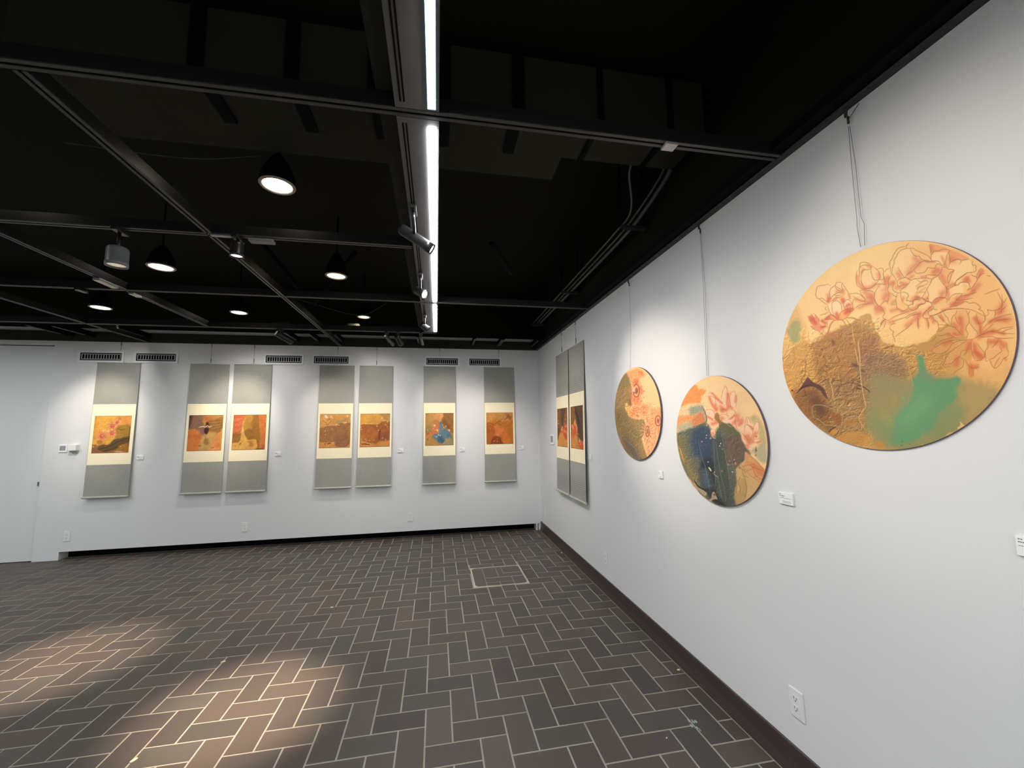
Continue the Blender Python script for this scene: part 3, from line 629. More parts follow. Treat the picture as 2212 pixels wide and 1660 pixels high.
    for p, w in (([(1240, 860), (1270, 1000), (1350, 1100)], 5), ([(1400, 1140), (1560, 1110), (1660, 1040)], 5), ([(1740, 800), (1760, 880)], 5), ([(1340, 760), (1380, 680)], 3), ([(1480, 600), (1560, 640)], 3), ([(560, 1420), (540, 1300)], 5), ([(860, 1220), (740, 1215)], 4), ([(900, 1180), (900, 1260)], 4),
                 ([(1200, 1400), (1380, 1450), (1600, 1490)], 5), ([(1420, 1240), (1560, 1300)], 7), ([(1480, 1360), (1600, 1380)], 6), ([(1880, 1400), (1940, 1340), (1880, 1240)], 9), ([(1960, 880), (1900, 960), (1930, 1120)], 5), ([(2100, 1000), (2060, 1060)], 5), ([(740, 1350), (680, 1440)], 4), ([(880, 1420), (900, 1470)], 5),
                 ([(1060, 1380), (1040, 1300)], 3), ([(1280, 1600), (1500, 1510)], 5), ([(960, 1640), (1120, 1620)], 5), ([(1760, 1060), (1740, 1090)], 3), ([(1780, 1620), (1700, 1600)], 6)): c.shade(p, w, RD, 0.54)
    for l in ([(600, 1085), (555, 1050), (500, 1045), (440, 1070), (400, 1070), (330, 1080), (280, 1110), (260, 1170), (250, 1230), (238, 1290), (255, 1340), (290, 1380), (330, 1385), (370, 1375), (410, 1385), (450, 1420), (510, 1455), (545, 1490)],
              [(870, 1010), (820, 995), (780, 992), (735, 1010), (705, 1070), (640, 1110), (590, 1170), (570, 1240), (580, 1310), (600, 1370)], [(705, 1070), (760, 1120), (830, 1160), (880, 1210)], [(700, 1090), (740, 1150), (800, 1195), (870, 1225)], [(880, 1010), (860, 1060), (875, 1140), (900, 1210)],
              [(880, 1020), (930, 1100), (980, 1180), (1040, 1280)], [(600, 1400), (640, 1330), (700, 1280), (780, 1245), (860, 1250)], [(320, 1395), (400, 1450), (500, 1530)], [(700, 1300), (760, 1310), (850, 1300)], [(1300, 540), (1295, 620), (1280, 700), (1290, 800), (1290, 860)],
              [(1290, 660), (1340, 600), (1420, 580), (1500, 580), (1560, 610)], [(1300, 560), (1340, 520), (1440, 520), (1520, 550), (1580, 600)], [(1580, 600), (1555, 650), (1560, 720), (1580, 800), (1600, 870), (1640, 930), (1700, 945), (1760, 920), (1780, 850), (1760, 770), (1720, 710), (1650, 650), (1590, 600)],
              [(1330, 920), (1335, 820), (1350, 740), (1400, 700), (1470, 690), (1550, 680)], [(1330, 920), (1340, 1000), (1370, 1080), (1430, 1140)], [(1225, 720), (1215, 820), (1210, 950), (1225, 1060), (1270, 1100)], [(1270, 1100), (1340, 1140), (1460, 1150), (1560, 1130), (1650, 1060), (1740, 960)],
              [(1700, 690), (1760, 665), (1830, 660), (1860, 720), (1855, 820), (1880, 910), (1760, 940)], [(1300, 1190), (1330, 1280), (1400, 1370), (1420, 1440), (1300, 1430), (1160, 1350), (1120, 1320)], [(1060, 1260), (1120, 1270), (1200, 1255), (1300, 1290), (1400, 1380)],
              [(1300, 1190), (1380, 1170), (1470, 1190), (1560, 1200), (1650, 1250)], [(1130, 1600), (1120, 1500), (1150, 1400)], [(1180, 1620), (1280, 1540), (1400, 1520), (1560, 1490)], [(1700, 1050), (1770, 1030), (1850, 1040), (1900, 1050)],
              [(1720, 1130), (1680, 1200), (1665, 1300), (1640, 1370), (1660, 1450), (1720, 1520), (1760, 1570), (1790, 1540), (1840, 1470), (1940, 1430), (1960, 1380), (1985, 1300)], [(1890, 750), (1930, 690), (2000, 660)], [(1860, 830), (1870, 900), (1900, 970)], [(620, 1450), (700, 1380), (820, 1350), (900, 1310)]): c.line(l)
    c.tile(2010, 550, K)
    c.poly([(780, 660), (980, 800), (1150, 560), (1300, 440), (1430, 500), (1660, 820), (1600, 880), (1700, 1110), (1660, 1280), (1440, 1340), (1320, 1470), (1190, 1290), (1040, 1150), (870, 1130), (560, 1240), (760, 950)], (250, 182, 106), 0.75, soft=1.5)
    c.poly([(1110, 640), (1210, 330), (1290, 400), (1230, 470), (1130, 590)], (232, 112, 62), 0.7, soft=2); c.poly([(880, 665), (980, 480), (1090, 520), (1100, 620), (1060, 700), (900, 860), (940, 780)], (252, 184, 120), 0.8, soft=1.5)
    for p, w in (([(830, 600), (920, 640)], 5), ([(880, 560), (900, 620)], 4), ([(1120, 540), (1180, 430)], 4), ([(1010, 860), (1150, 720)], 7), ([(640, 1060), (860, 1000), (1040, 860)], 5), ([(600, 1180), (760, 1130)], 4), ([(520, 1220), (600, 1210)], 4), ([(1640, 1350), (1720, 1200)], 9), ([(1620, 1400), (1700, 1350)], 8), ([(700, 1620), (720, 1560)], 6), ([(1180, 1600), (1100, 1550)], 6), ([(1600, 1560), (1900, 1560)], 6)): c.shade(p, w, RD, 0.56)
    for l in ([(970, 430), (1040, 420), (1090, 380), (1080, 330), (1090, 280), (1050, 250), (1010, 260), (990, 220), (1010, 160)], [(570, 740), (600, 650), (680, 580), (780, 510), (870, 440), (970, 430)], [(580, 740), (640, 730), (720, 670), (800, 655), (880, 665), (920, 710), (935, 790), (880, 850)],
              [(970, 480), (1040, 520), (1080, 520), (1110, 580), (1100, 640)], [(1100, 500), (1150, 400), (1210, 320)], [(1130, 590), (1170, 520), (1230, 470), (1300, 440)], [(1110, 600), (1060, 700), (980, 800), (880, 860)], [(1340, 500), (1430, 520)],
              [(700, 1000), (900, 960), (1100, 900)], [(1300, 950), (1480, 880), (1660, 820)], [(600, 1090), (800, 1080), (1000, 1040)], [(560, 1160), (700, 1150)], [(1590, 870), (1630, 960), (1670, 1040), (1700, 1110), (1710, 1190), (1660, 1280), (1580, 1320), (1440, 1340), (1360, 1320), (1385, 1400), (1370, 1440), (1320, 1470)],
              [(450, 1260), (560, 1240), (700, 1190), (800, 1130), (870, 1130), (930, 1165), (1040, 1150), (1120, 1190), (1170, 1240), (1190, 1290), (1140, 1310), (1230, 1350), (1280, 1420), (1310, 1550), (1240, 1640)], [(0, 1470), (150, 1420), (340, 1330), (560, 1295), (800, 1295), (1000, 1330), (1150, 1400), (1290, 1480)],
              [(1700, 950), (1720, 1100), (1760, 1140), (1790, 1080), (1820, 1030)], [(1720, 1140), (1700, 1300), (1680, 1400)], [(1800, 1240), (1720, 1310)], [(1540, 1350), (1550, 1420), (1520, 1500)], [(0, 1350), (60, 1290)]): c.line(l)
    # lower right leaves
    c.tile(2010, 670, K)
    for p in ([(500, 350), (510, 250), (600, 90), (640, 0), (850, 0), (925, 280), (840, 430), (890, 560), (860, 660), (760, 610), (640, 470)], [(930, 290), (1090, 80), (1270, 100), (1300, 200), (1240, 320), (1230, 540), (1130, 580)], [(1240, 470), (1400, 290), (1620, 170), (1930, 90), (1990, 400), (1700, 440), (1490, 600), (1200, 650)],
              [(20, 975), (150, 870), (300, 790), (600, 715), (900, 715), (600, 900), (370, 990), (250, 1040), (120, 1040)], [(290, 1350), (430, 1050), (600, 900), (900, 740), (860, 940), (690, 1110), (510, 1270)], [(860, 940), (940, 740), (1060, 720), (1280, 1010), (1290, 1100), (1150, 1290), (1020, 1390), (870, 1270)],
              [(1370, 690), (1610, 700), (1820, 780), (1860, 1000), (1740, 1170), (1520, 1390), (1390, 1170), (1310, 1100)], [(170, 510), (420, 400), (600, 440), (760, 610), (640, 650), (420, 550)]): c.poly(p, (236, 160, 92), 0.5, soft=3)
    for p, w in (([(700, 200), (740, 360), (740, 520)], 7), ([(1180, 330), (1200, 540)], 5), ([(1060, 200), (1120, 300)], 5), ([(1150, 640), (1300, 560), (1450, 520)], 7), ([(1420, 280), (1600, 220), (1800, 230)], 6), ([(940, 760), (890, 940)], 6), ([(340, 800), (480, 750)], 6), ([(1040, 850), (1080, 1000), (1160, 1120)], 8), ([(1640, 740), (1740, 850)], 8),
                 ([(1420, 760), (1540, 760)], 7), ([(1060, 1000), (1240, 1120)], 6), ([(960, 1340), (1100, 1360)], 6), ([(640, 1160), (620, 1300)], 7), ([(620, 400), (560, 340)], 5), ([(420, 590), (560, 620)], 4), ([(1500, 500), (1750, 560)], 5), ([(560, 560), (660, 600)], 4), ([(1780, 1160), (1800, 1190)], 3), ([(970, 1400), (970, 1560)], 5), ([(240, 140), (300, 240)], 4), ([(20, 200), (60, 300)], 5)):
        c.shade(p, w, (214, 92, 44), 0.6)
    for l in ([(160, 110), (250, 200), (340, 290), (410, 350)], [(300, 40), (350, 130), (410, 190), (430, 260), (500, 350)], [(500, 350), (500, 250), (530, 150), (600, 90), (630, 0)], [(850, 0), (900, 120), (925, 280), (840, 430), (890, 560), (860, 660)], [(170, 350), (280, 350), (400, 370), (500, 390), (590, 430), (670, 520), (760, 610)],
              [(170, 510), (260, 490), (330, 430), (400, 395)], [(160, 600), (280, 610), (420, 550)], [(430, 540), (520, 590), (640, 650)], [(0, 760), (90, 690), (130, 610)], [(80, 880), (160, 790), (290, 720), (430, 680), (560, 655), (700, 660)], [(20, 970), (150, 870), (300, 790), (440, 740), (600, 715), (750, 720), (900, 715), (1030, 690)],
              [(20, 980), (120, 1040), (250, 1040), (370, 990), (460, 900), (500, 830), (600, 760), (720, 730)], [(240, 1110), (380, 1060), (500, 980), (600, 900), (720, 820), (860, 740)], [(290, 1350), (400, 1290), (510, 1270), (560, 1210), (690, 1110), (740, 990), (840, 950)], [(290, 1340), (360, 1180), (430, 1050)],
              [(700, 1120), (780, 1190), (790, 1260), (760, 1360), (640, 1440), (560, 1500), (550, 1550)], [(860, 920), (860, 1000), (800, 1080)], [(820, 1180), (870, 1270), (920, 1350), (1010, 1390), (1120, 1370), (1150, 1290)], [(990, 720), (970, 850), (990, 1000), (1020, 1100), (1060, 1180)],
              [(1130, 820), (1200, 920), (1280, 1010), (1290, 1100), (1200, 1190), (1080, 1210)], [(1370, 690), (1360, 790), (1370, 890), (1310, 970), (1310, 1100), (1330, 1230), (1390, 1170)], [(1610, 740), (1640, 860), (1700, 980), (1600, 1060), (1500, 1150), (1420, 1200), (1520, 1390), (1650, 1310), (1740, 1170), (1840, 1100), (1860, 1000), (1820, 900), (1810, 770)],
              [(1520, 1390), (1560, 1270), (1650, 1130)], [(1600, 740), (1540, 820), (1470, 900)], [(1090, 80), (1110, 200), (1150, 320), (1180, 470), (1190, 560)], [(1240, 320), (1300, 240), (1300, 150), (1270, 80)], [(930, 290), (1000, 400), (1100, 510), (1130, 580)], [(1240, 470), (1300, 390), (1400, 290), (1500, 220), (1620, 170), (1750, 130), (1930, 90)],
              [(1260, 520), (1400, 420), (1520, 300), (1650, 240), (1930, 210)], [(1440, 500), (1600, 490), (1700, 440), (1960, 400)], [(1700, 540), (1800, 480), (1980, 430)], [(1030, 690), (1150, 620), (1290, 560), (1430, 510), (1600, 540), (1750, 560), (2000, 570)], [(1200, 650), (1350, 640), (1480, 630), (1560, 670), (1700, 680), (1980, 665)],
              [(590, 130), (610, 220), (660, 330), (700, 440)], [(940, 20), (900, 100)], [(920, 1380), (920, 1540)], [(1020, 1400), (1020, 1560)]): c.line(l, 1.2, (158, 90, 34), 0.8)
    for l in ([(480, 570), (620, 640), (690, 640)], [(990, 740), (990, 860), (1000, 980)], [(640, 320), (700, 440)], [(1150, 340), (1160, 440)], [(1420, 350), (1600, 270)], [(1620, 760), (1640, 900)], [(600, 880), (720, 800)]): c.line(l, 1.5, (252, 176, 130), 0.75)
    # lower petals
    c.tile(1880, 630, K)
    for p in ([(420, 700), (560, 610), (850, 500), (1200, 500), (1300, 640), (1480, 600), (1620, 800), (1590, 960), (1400, 1130), (1200, 1220), (800, 1270), (590, 1210), (530, 1030), (470, 880), (600, 760)], [(240, 330), (340, 240), (420, 300), (620, 340), (800, 470), (560, 610), (420, 700), (290, 610), (330, 480)],
              [(90, 160), (130, 0), (400, 0), (410, 200), (240, 340), (150, 300)], [(600, 180), (700, 20), (760, 240), (900, 350), (800, 470), (640, 400)], [(240, 830), (350, 670), (480, 820), (530, 1030), (590, 1210), (300, 1210), (230, 940)]): c.poly(p, (254, 196, 124), 0.72, soft=1.4)
    for p, w in (([(1200, 570), (1040, 680), (860, 820)], 6), ([(1150, 560), (1130, 700), (1150, 820)], 4), ([(1340, 660), (1380, 820)], 4), ([(1460, 620), (1520, 720)], 5), ([(160, 480), (300, 440)], 7), ([(470, 740), (530, 720)], 5), ([(1400, 430), (1300, 520)], 5), ([(1420, 380), (1460, 360)], 4), ([(960, 440), (1080, 400)], 5), ([(740, 480), (900, 480)], 5), ([(1180, 500), (1050, 560)], 5),
                 ([(340, 160), (400, 80)], 8), ([(640, 420), (500, 460)], 5), ([(20, 120), (60, 260)], 6), ([(150, 380), (260, 420)], 6), ([(1560, 240), (1700, 150)], 5), ([(1720, 440), (1900, 400)], 3), ([(260, 760), (330, 700)], 4), ([(2000, 280), (2180, 220)], 5)): c.shade(p, w, RD, 0.54)
    for l in ([(480, 820), (470, 890), (550, 960), (530, 1030), (570, 1110), (590, 1210)], [(480, 820), (520, 780), (600, 760)], [(90, 160), (150, 300), (220, 350)], [(420, 700), (560, 610), (700, 550), (850, 500), (920, 450)], [(240, 330), (290, 440), (340, 520), (290, 600)], [(290, 610), (330, 650), (410, 690)],
              [(600, 180), (620, 300), (640, 400), (720, 440), (800, 470), (880, 420), (920, 380)], [(920, 380), (900, 350), (960, 310), (1020, 300), (1020, 240), (1060, 190)], [(920, 400), (1000, 450), (1100, 420), (1180, 320), (1290, 290), (1320, 240), (1430, 260), (1470, 320)], [(850, 610), (940, 550), (1100, 480)],
              [(850, 610), (870, 640), (1000, 560), (1200, 530)], [(540, 730), (640, 680), (850, 610)], [(1480, 350), (1400, 400), (1290, 510), (1250, 590), (1300, 640), (1400, 640), (1430, 590)], [(1500, 350), (1530, 430), (1600, 430)], [(1480, 400), (1390, 480), (1390, 560), (1450, 580), (1600, 540), (1750, 470), (1850, 430), (2212, 400)],
              [(600, 1070), (750, 960), (900, 850), (1000, 750)], [(1150, 640), (1130, 780), (1160, 900)], [(1360, 660), (1390, 780), (1380, 900)], [(1470, 590), (1530, 680), (1590, 720), (1620, 800), (1630, 900), (1590, 960)], [(240, 830), (270, 740), (350, 670)], [(320, 860), (380, 700)], [(250, 320), (330, 240), (420, 220)], [(100, 20), (90, 160)]): c.line(l)
    # left bud, small bud, stems
    c.tile(1740, 640, K)
    for p in ([(640, 160), (680, 120), (740, 110), (800, 140), (845, 200), (860, 280), (850, 350), (800, 400), (785, 540), (700, 500), (650, 400), (630, 280)], [(530, 200), (630, 160), (640, 280), (650, 400), (700, 500), (620, 440), (560, 340)], [(900, 190), (940, 120), (1000, 80), (1060, 110), (1100, 180), (1060, 250), (950, 280)]): c.poly(p, (254, 212, 160), 0.85, soft=1.2)
    c.poly([(785, 550), (785, 470), (830, 400), (900, 340), (1000, 310), (1100, 285), (1150, 320), (1080, 370), (1040, 440), (970, 520), (890, 560)], (250, 164, 84), 0.9, soft=1.2)
    c.poly([(440, 565), (520, 490), (600, 440), (680, 470), (750, 545), (560, 560)], (242, 150, 92), 0.9, soft=1.2)
    c.poly([(60, 470), (110, 510), (145, 425), (195, 500), (240, 440), (300, 520), (350, 540), (340, 650), (400, 700), (480, 720), (420, 800), (330, 850), (220, 800), (110, 715), (180, 690), (120, 640), (70, 570)], (232, 138, 92), 0.8, soft=2, rough=0.6, sm=False)
    for p, w in (([(1000, 340), (1080, 320)], 5), ([(960, 400), (1040, 360)], 5), ([(740, 420), (760, 520)], 5), ([(500, 540), (560, 510)], 4), ([(980, 240), (1040, 200)], 4), ([(180, 560), (230, 640)], 5), ([(120, 500), (150, 560)], 4), ([(400, 600), (470, 640)], 4), ([(380, 740), (470, 720)], 3), ([(560, 60), (540, 120)], 4), ([(890, 80), (900, 120)], 5)): c.shade(p, w, (214, 70, 36), 0.7)
    for l in ([(640, 160), (680, 120), (740, 110), (800, 140), (845, 200), (860, 280), (850, 350)], [(530, 200), (545, 300), (580, 390), (620, 440), (700, 500), (770, 550)], [(630, 160), (630, 280), (650, 400), (700, 500)], [(900, 190), (940, 120), (1000, 80), (1060, 110), (1100, 180), (1060, 250)], [(900, 190), (910, 240), (950, 280)], [(785, 550), (785, 470), (830, 400), (900, 340), (1000, 310), (1100, 285), (1150, 320), (1080, 370), (1040, 440), (970, 520), (890, 560), (785, 555)],
              [(440, 560), (520, 490), (600, 440), (680, 470), (750, 540)], [(440, 570), (560, 550), (690, 565)], [(340, 460), (400, 440), (470, 420), (550, 380)], [(500, 250), (470, 300), (520, 350)], [(60, 470), (100, 560), (180, 690)], [(150, 430), (200, 560), (240, 640)], [(190, 410), (260, 480), (330, 600)], [(110, 715), (200, 790), (310, 830)], [(400, 530), (380, 600), (440, 560)], [(360, 720), (430, 740), (480, 715)], [(960, 540), (1040, 650), (1100, 700), (1170, 630)]): c.line(l, 1.1, (176, 86, 38), 0.85)
    for l, w in (([(690, 575), (620, 640), (570, 740), (545, 830), (520, 920)], 3.4), ([(690, 575), (780, 562), (880, 575), (940, 650), (990, 740)], 2.4), ([(310, 830), (380, 890), (440, 950)], 1.8), ([(540, 930), (640, 890), (740, 850)], 3), ([(540, 930), (700, 930), (830, 880)], 2.6), ([(540, 950), (700, 960), (870, 1020)], 2.6), ([(540, 950), (620, 1000), (700, 1010)], 2), ([(520, 580), (510, 700), (530, 760)], 1.2), ([(440, 1000), (530, 940)], 4)): c.line(l, w, (196, 112, 64), 0.8)
    c.line([(980, 520), (1120, 520), (1290, 580), (1310, 590)], 3.2, (176, 122, 62), 0.75)
    c.line([(1110, 700), (1130, 900), (1170, 1140)], 2.2, (228, 176, 100), 0.75); c.line([(1180, 1240), (1230, 1460), (1260, 1640)], 1.8, (220, 170, 96), 0.7); c.line([(1250, 1140), (1290, 1400), (1300, 1660)], 2.6, (230, 180, 104), 0.8)
    c.line([(1320, 560), (1350, 760), (1330, 1000)], 3, (206, 158, 84), 0.5); c.shade([(650, 1080), (670, 1130)], 4, (110, 66, 36), 0.8)
    c.line([(1700, 560), (1770, 520)], 1.2, (158, 100, 44), 0.7); c.line([(1790, 700), (1840, 600), (1900, 560)], 1.2, BR, 0.8)
    c.line([(1580, 920), (1700, 930), (1750, 1000), (1720, 1100), (1700, 1180)], 2.0, (140, 92, 44), 0.6)
    c.grain(1.2, 0.04, 91, 2)
    return c
ART['peony'] = dict(cv=paint_peony(), gain=(0.98, 0.96, 0.92))

# ---- middle round panel: lotus over a dark blue pour
def paint_lotus():
    c = Canvas(1452, 806, 1672, 1110, 3.2, (250, 204, 148), 9)
    K = 10.533
    c.grain(40, 0.05, 2); c.sk = 0.6
    c.tile(1455, 810, K)
    c.poly([(80, 1300), (60, 900), (160, 700), (300, 720), (420, 700), (700, 700), (760, 900), (760, 1100), (500, 1200), (200, 1300)], (214, 186, 140), 0.6, soft=14, rough=3)
    c.poly([(150, 730), (200, 600), (300, 400), (420, 260), (500, 230), (560, 330), (620, 320), (740, 330), (720, 400), (640, 500), (620, 650), (520, 640), (400, 640), (280, 680)], (246, 140, 66), 0.92, soft=4, rough=2, tex=0.2)
    c.poly([(60, 1200), (90, 960), (300, 920), (420, 900), (640, 850), (700, 950), (700, 1080), (560, 1140), (430, 1180), (300, 1060), (150, 1140)], (238, 148, 84), 0.9, soft=6, rough=1.6)
    c.poly([(430, 1000), (560, 900), (640, 850), (705, 960), (700, 1080), (560, 1140), (430, 1170)], (206, 120, 76), 0.75, soft=5, rough=1)
    c.poly([(340, 800), (420, 720), (620, 690), (680, 760), (740, 900), (750, 1040), (700, 1080), (720, 960), (660, 850), (560, 870), (400, 910)], (142, 150, 128), 0.85, soft=6, rough=2)
    c.poly([(80, 1180), (300, 1080), (430, 1080), (430, 1240), (200, 1320), (80, 1320)], (170, 164, 132), 0.75, soft=10, rough=2)
    # dark pour across both crops
    c.poly([(80, 1330), (300, 1240), (430, 1200), (560, 1150), (700, 1090), (780, 1130), (830, 1240), (860, 1400), (950, 1450), (960, 1330), (1050, 1060), (1200, 1110), (1330, 1130), (1420, 1260), (1540, 1400), (1540, 1480), (1640, 1640),
            (1760, 1780), (1700, 1900), (1560, 2000), (1480, 2120), (1460, 2400), (1440, 3000), (1180, 3040), (700, 2800), (440, 2480), (200, 2100), (90, 1600)], (98, 100, 84), 0.97, soft=5, rough=1.6)
    c.poly([(150, 1700), (300, 1800), (400, 2100), (560, 2300), (600, 2500), (440, 2480), (250, 2100), (130, 1800)], (150, 128, 76), 0.85, soft=16, rough=3)
    c.poly([(100, 1420), (260, 1400), (300, 1600), (200, 1700), (100, 1600)], (132, 120, 62), 0.6, soft=14, rough=3)
    c.poly([(430, 1260), (700, 1200), (850, 1420), (900, 1700), (920, 2050), (800, 2150), (640, 1900), (480, 1800), (420, 1600)], (48, 66, 92), 0.92, soft=12, rough=3)
    c.poly([(640, 1900), (780, 1850), (920, 2000), (960, 2300), (1000, 2700), (1180, 2960), (900, 2900), (640, 2500), (600, 2200)], (44, 48, 50), 0.9, soft=9, rough=3)
    c.poly([(620, 2120), (760, 2140), (830, 2330), (880, 2480), (900, 2560), (780, 2600), (640, 2480), (600, 2300)], (84, 98, 112), 0.85, soft=10, rough=3)
    c.poly([(920, 1500), (1100, 1400), (1180, 1700), (1240, 2100), (1300, 2500), (1380, 2900), (1180, 2980), (1020, 2600), (950, 2200)], (72, 80, 70), 0.85, soft=9, rough=2)
    c.poly([(1150, 1420), (1420, 1360), (1600, 1600), (1680, 1760), (1540, 1980), (1420, 2100), (1300, 2100), (1200, 1800)], (112, 90, 76), 0.92, soft=8, rough=2)
    c.poly([(1300, 2200), (1420, 2180), (1420, 2500), (1440, 2900), (1300, 2980), (1250, 2700)], (90, 96, 84), 0.7, soft=9, rough=2)
    c.poly([(1050, 1060), (1200, 1110), (1320, 1130), (1420, 1260), (1530, 1400), (1400, 1420), (1200, 1300), (1060, 1250)], (104, 98, 64), 0.75, soft=6, rough=1.5)
    c.crumple([(120, 1300), (800, 1150), (1100, 1200), (1500, 1400), (1600, 1900), (1350, 2900), (700, 2800), (150, 1800)], 7, 0.30, 14)
    c.crumple([(120, 1300), (500, 1250), (600, 2400), (200, 1900)], 4, 0.30, 24)
    c.veins([(120, 1300), (800, 1150), (1100, 1400), (1300, 2900), (700, 2800), (150, 1800)], (44, 52, 58), 0.22, 9, 14, 0.04)
    c.poly([(300, 1300), (640, 1220), (840, 1300), (880, 1700), (700, 2000), (420, 1800)], (52, 78, 104), 0.35, soft=20, rough=3)
    c.poly([(860, 1400), (1000, 1300), (1120, 1600), (1040, 2000), (920, 2050), (880, 1700)], (62, 76, 78), 0.5, soft=10, rough=2)
    # tan and ochre right foot
    c.poly([(1400, 2140), (1560, 2020), (1700, 2200), (1820, 2360), (1980, 2460), (1900, 2700), (1650, 2940), (1450, 3000), (1390, 2700), (1440, 2400)], (214, 170, 112), 0.95, soft=5, rough=1.5)
    c.poly([(1500, 2340), (1560, 2280), (1640, 2400), (1660, 2620), (1620, 2760), (1540, 2700), (1500, 2560)], (190, 150, 92), 0.7, soft=6, rough=2)
    c.poly([(1380, 2760), (1500, 2640), (1640, 2760), (1600, 2900), (1440, 2980)], (176, 140, 84), 0.6, soft=6, rough=2)
    for l in ([(1500, 2340), (1480, 2460), (1520, 2600), (1500, 2700)], [(1620, 2340), (1640, 2480), (1660, 2620), (1620, 2800)], [(1440, 2500), (1420, 2700)], [(1560, 2180), (1590, 2280), (1700, 2340)], [(1500, 2120), (1600, 2180), (1640, 2260)]): c.line(l, 1.8, (146, 108, 58), 0.7)
    # veined leaf right
    c.poly([(1620, 1750), (1700, 1780), (1900, 1960), (2080, 2180), (2060, 2300), (1990, 2460), (1820, 2340), (1680, 2200), (1560, 2080), (1600, 1980)], (222, 160, 104), 0.95, soft=3, rough=0.8)
    c.poly([(1700, 1980), (1880, 2020), (2075, 2190), (2060, 2330), (1900, 2260), (1780, 2100)], (226, 128, 76), 0.75, soft=6, rough=1)
    for l in ([(1640, 1740), (1760, 1860), (1900, 1980), (2070, 2200)], [(1660, 1960), (1720, 2050), (1840, 2120), (2060, 2190)], [(1560, 2090), (1700, 2050), (1840, 2030)], [(1660, 2190), (1780, 2140), (1840, 2080)], [(1800, 2340), (1880, 2320), (1930, 2290)], [(1560, 2080), (1680, 2220), (1820, 2350), (1980, 2460)], [(1790, 2110), (1880, 2300), (2000, 2370)], [(1900, 2400), (2000, 2360)]): c.line(l, 1.1, (190, 100, 56), 0.8)
    c.poly([(1720, 1700), (1900, 1640), (2060, 1500), (2120, 1700), (2110, 2000), (1960, 1960), (1850, 1820)], (178, 172, 132), 0.85, soft=8, rough=2)
    c.poly([(1740, 960), (1840, 920), (1940, 1000), (2050, 1200), (2110, 1500), (2000, 1540), (1940, 1360), (1960, 1180), (1900, 1040), (1800, 1100)], (190, 170, 110), 0.8, soft=8, rough=2)
    for l in ([(1870, 1640), (1870, 1760)], [(1860, 1700), (1900, 1730)], [(1870, 1420), (1900, 1390)]): c.line(l, 2.4, (104, 84, 56), 0.7)
    c.dot(1870, 1830, 2, (176, 110, 60), 0.8)
    # lotus blossom
    P_ = (253, 204, 166)
    petals = [[(800, 490), (830, 405), (900, 440), (980, 540), (1080, 620), (1140, 690), (1150, 740), (1060, 700), (960, 620), (940, 520), (870, 480)], [(795, 490), (870, 485), (940, 540), (950, 640), (1000, 780), (990, 830), (910, 780), (850, 680)],
              [(1085, 540), (1110, 400), (1175, 260), (1215, 330), (1225, 480), (1270, 560), (1290, 720), (1240, 800), (1190, 760), (1120, 640)], [(1285, 470), (1320, 400), (1390, 370), (1420, 460), (1430, 580), (1410, 740), (1310, 780), (1290, 600)],
              [(740, 800), (850, 790), (920, 850), (920, 960), (860, 970), (760, 940)], [(1310, 800), (1400, 830), (1370, 960), (1270, 1010), (1240, 900)], [(1040, 940), (1130, 900), (1230, 930), (1300, 1000), (1230, 1100), (1060, 1050)], [(760, 960), (920, 1020), (1020, 1080), (1020, 1180), (900, 1240), (830, 1150), (760, 1050)],
              [(1230, 1050), (1330, 1000), (1410, 880), (1420, 1100), (1400, 1200), (1300, 1120)], [(1420, 940), (1460, 900), (1600, 1080), (1600, 1260), (1520, 1290), (1420, 1180)],
              [(1610, 1350), (1615, 1200), (1660, 1130), (1760, 1210), (1800, 1300), (1790, 1400), (1730, 1500), (1650, 1440)], [(1790, 1280), (1840, 1140), (1900, 1070), (1940, 1120), (1940, 1240), (1880, 1360), (1790, 1440)], [(1640, 1080), (1660, 980), (1700, 980), (1750, 1080), (1820, 1200), (1760, 1210), (1660, 1110)],
              [(1530, 1300), (1620, 1400), (1700, 1500), (1620, 1560), (1560, 1480)], [(1760, 1480), (1880, 1450), (2000, 1470), (1940, 1540), (1800, 1560), (1720, 1640), (1680, 1560)], [(840, 1260), (910, 1250), (950, 1330), (890, 1400), (850, 1340)], [(1640, 1560), (1740, 1620), (1790, 1720), (1720, 1690), (1660, 1640)]]
    for p in petals: c.poly(p, P_, 0.95, soft=1)
    c.crumple([(150, 730), (300, 400), (500, 230), (740, 330), (700, 1080), (100, 1200)], 6, 0.16, 34, stretch=2.2)
    for p, w in (([(870, 420), (980, 520), (1090, 640)], 3), ([(820, 520), (880, 680), (960, 800)], 4), ([(940, 690), (980, 780)], 5), ([(1235, 440), (1240, 600), (1240, 760)], 5), ([(1415, 480), (1400, 620)], 3), ([(1280, 720), (1330, 760)], 4), ([(780, 960), (880, 1020)], 3), ([(880, 1120), (1000, 1080)], 5), ([(1100, 990), (1070, 1030)], 6), ([(1290, 1000), (1380, 930)], 3), ([(1350, 1120), (1400, 1060)], 5),
                 ([(1450, 930), (1480, 1050), (1540, 1040)], 7), ([(1490, 1140), (1540, 1100)], 5), ([(1730, 1460), (1700, 1400)], 8), ([(1830, 1400), (1860, 1320)], 5), ([(1800, 1240), (1760, 1180)], 3), ([(1640, 1420), (1690, 1500)], 6), ([(1720, 1560), (1800, 1520)], 5), ([(1900, 1540), (1960, 1520)], 3), ([(1070, 720), (1130, 790)], 5), ([(1100, 800), (1190, 800)], 5), ([(890, 1330), (900, 1370)], 4), ([(1700, 1640), (1660, 1600)], 4)): c.shade(p, w, (226, 106, 68), 0.6)
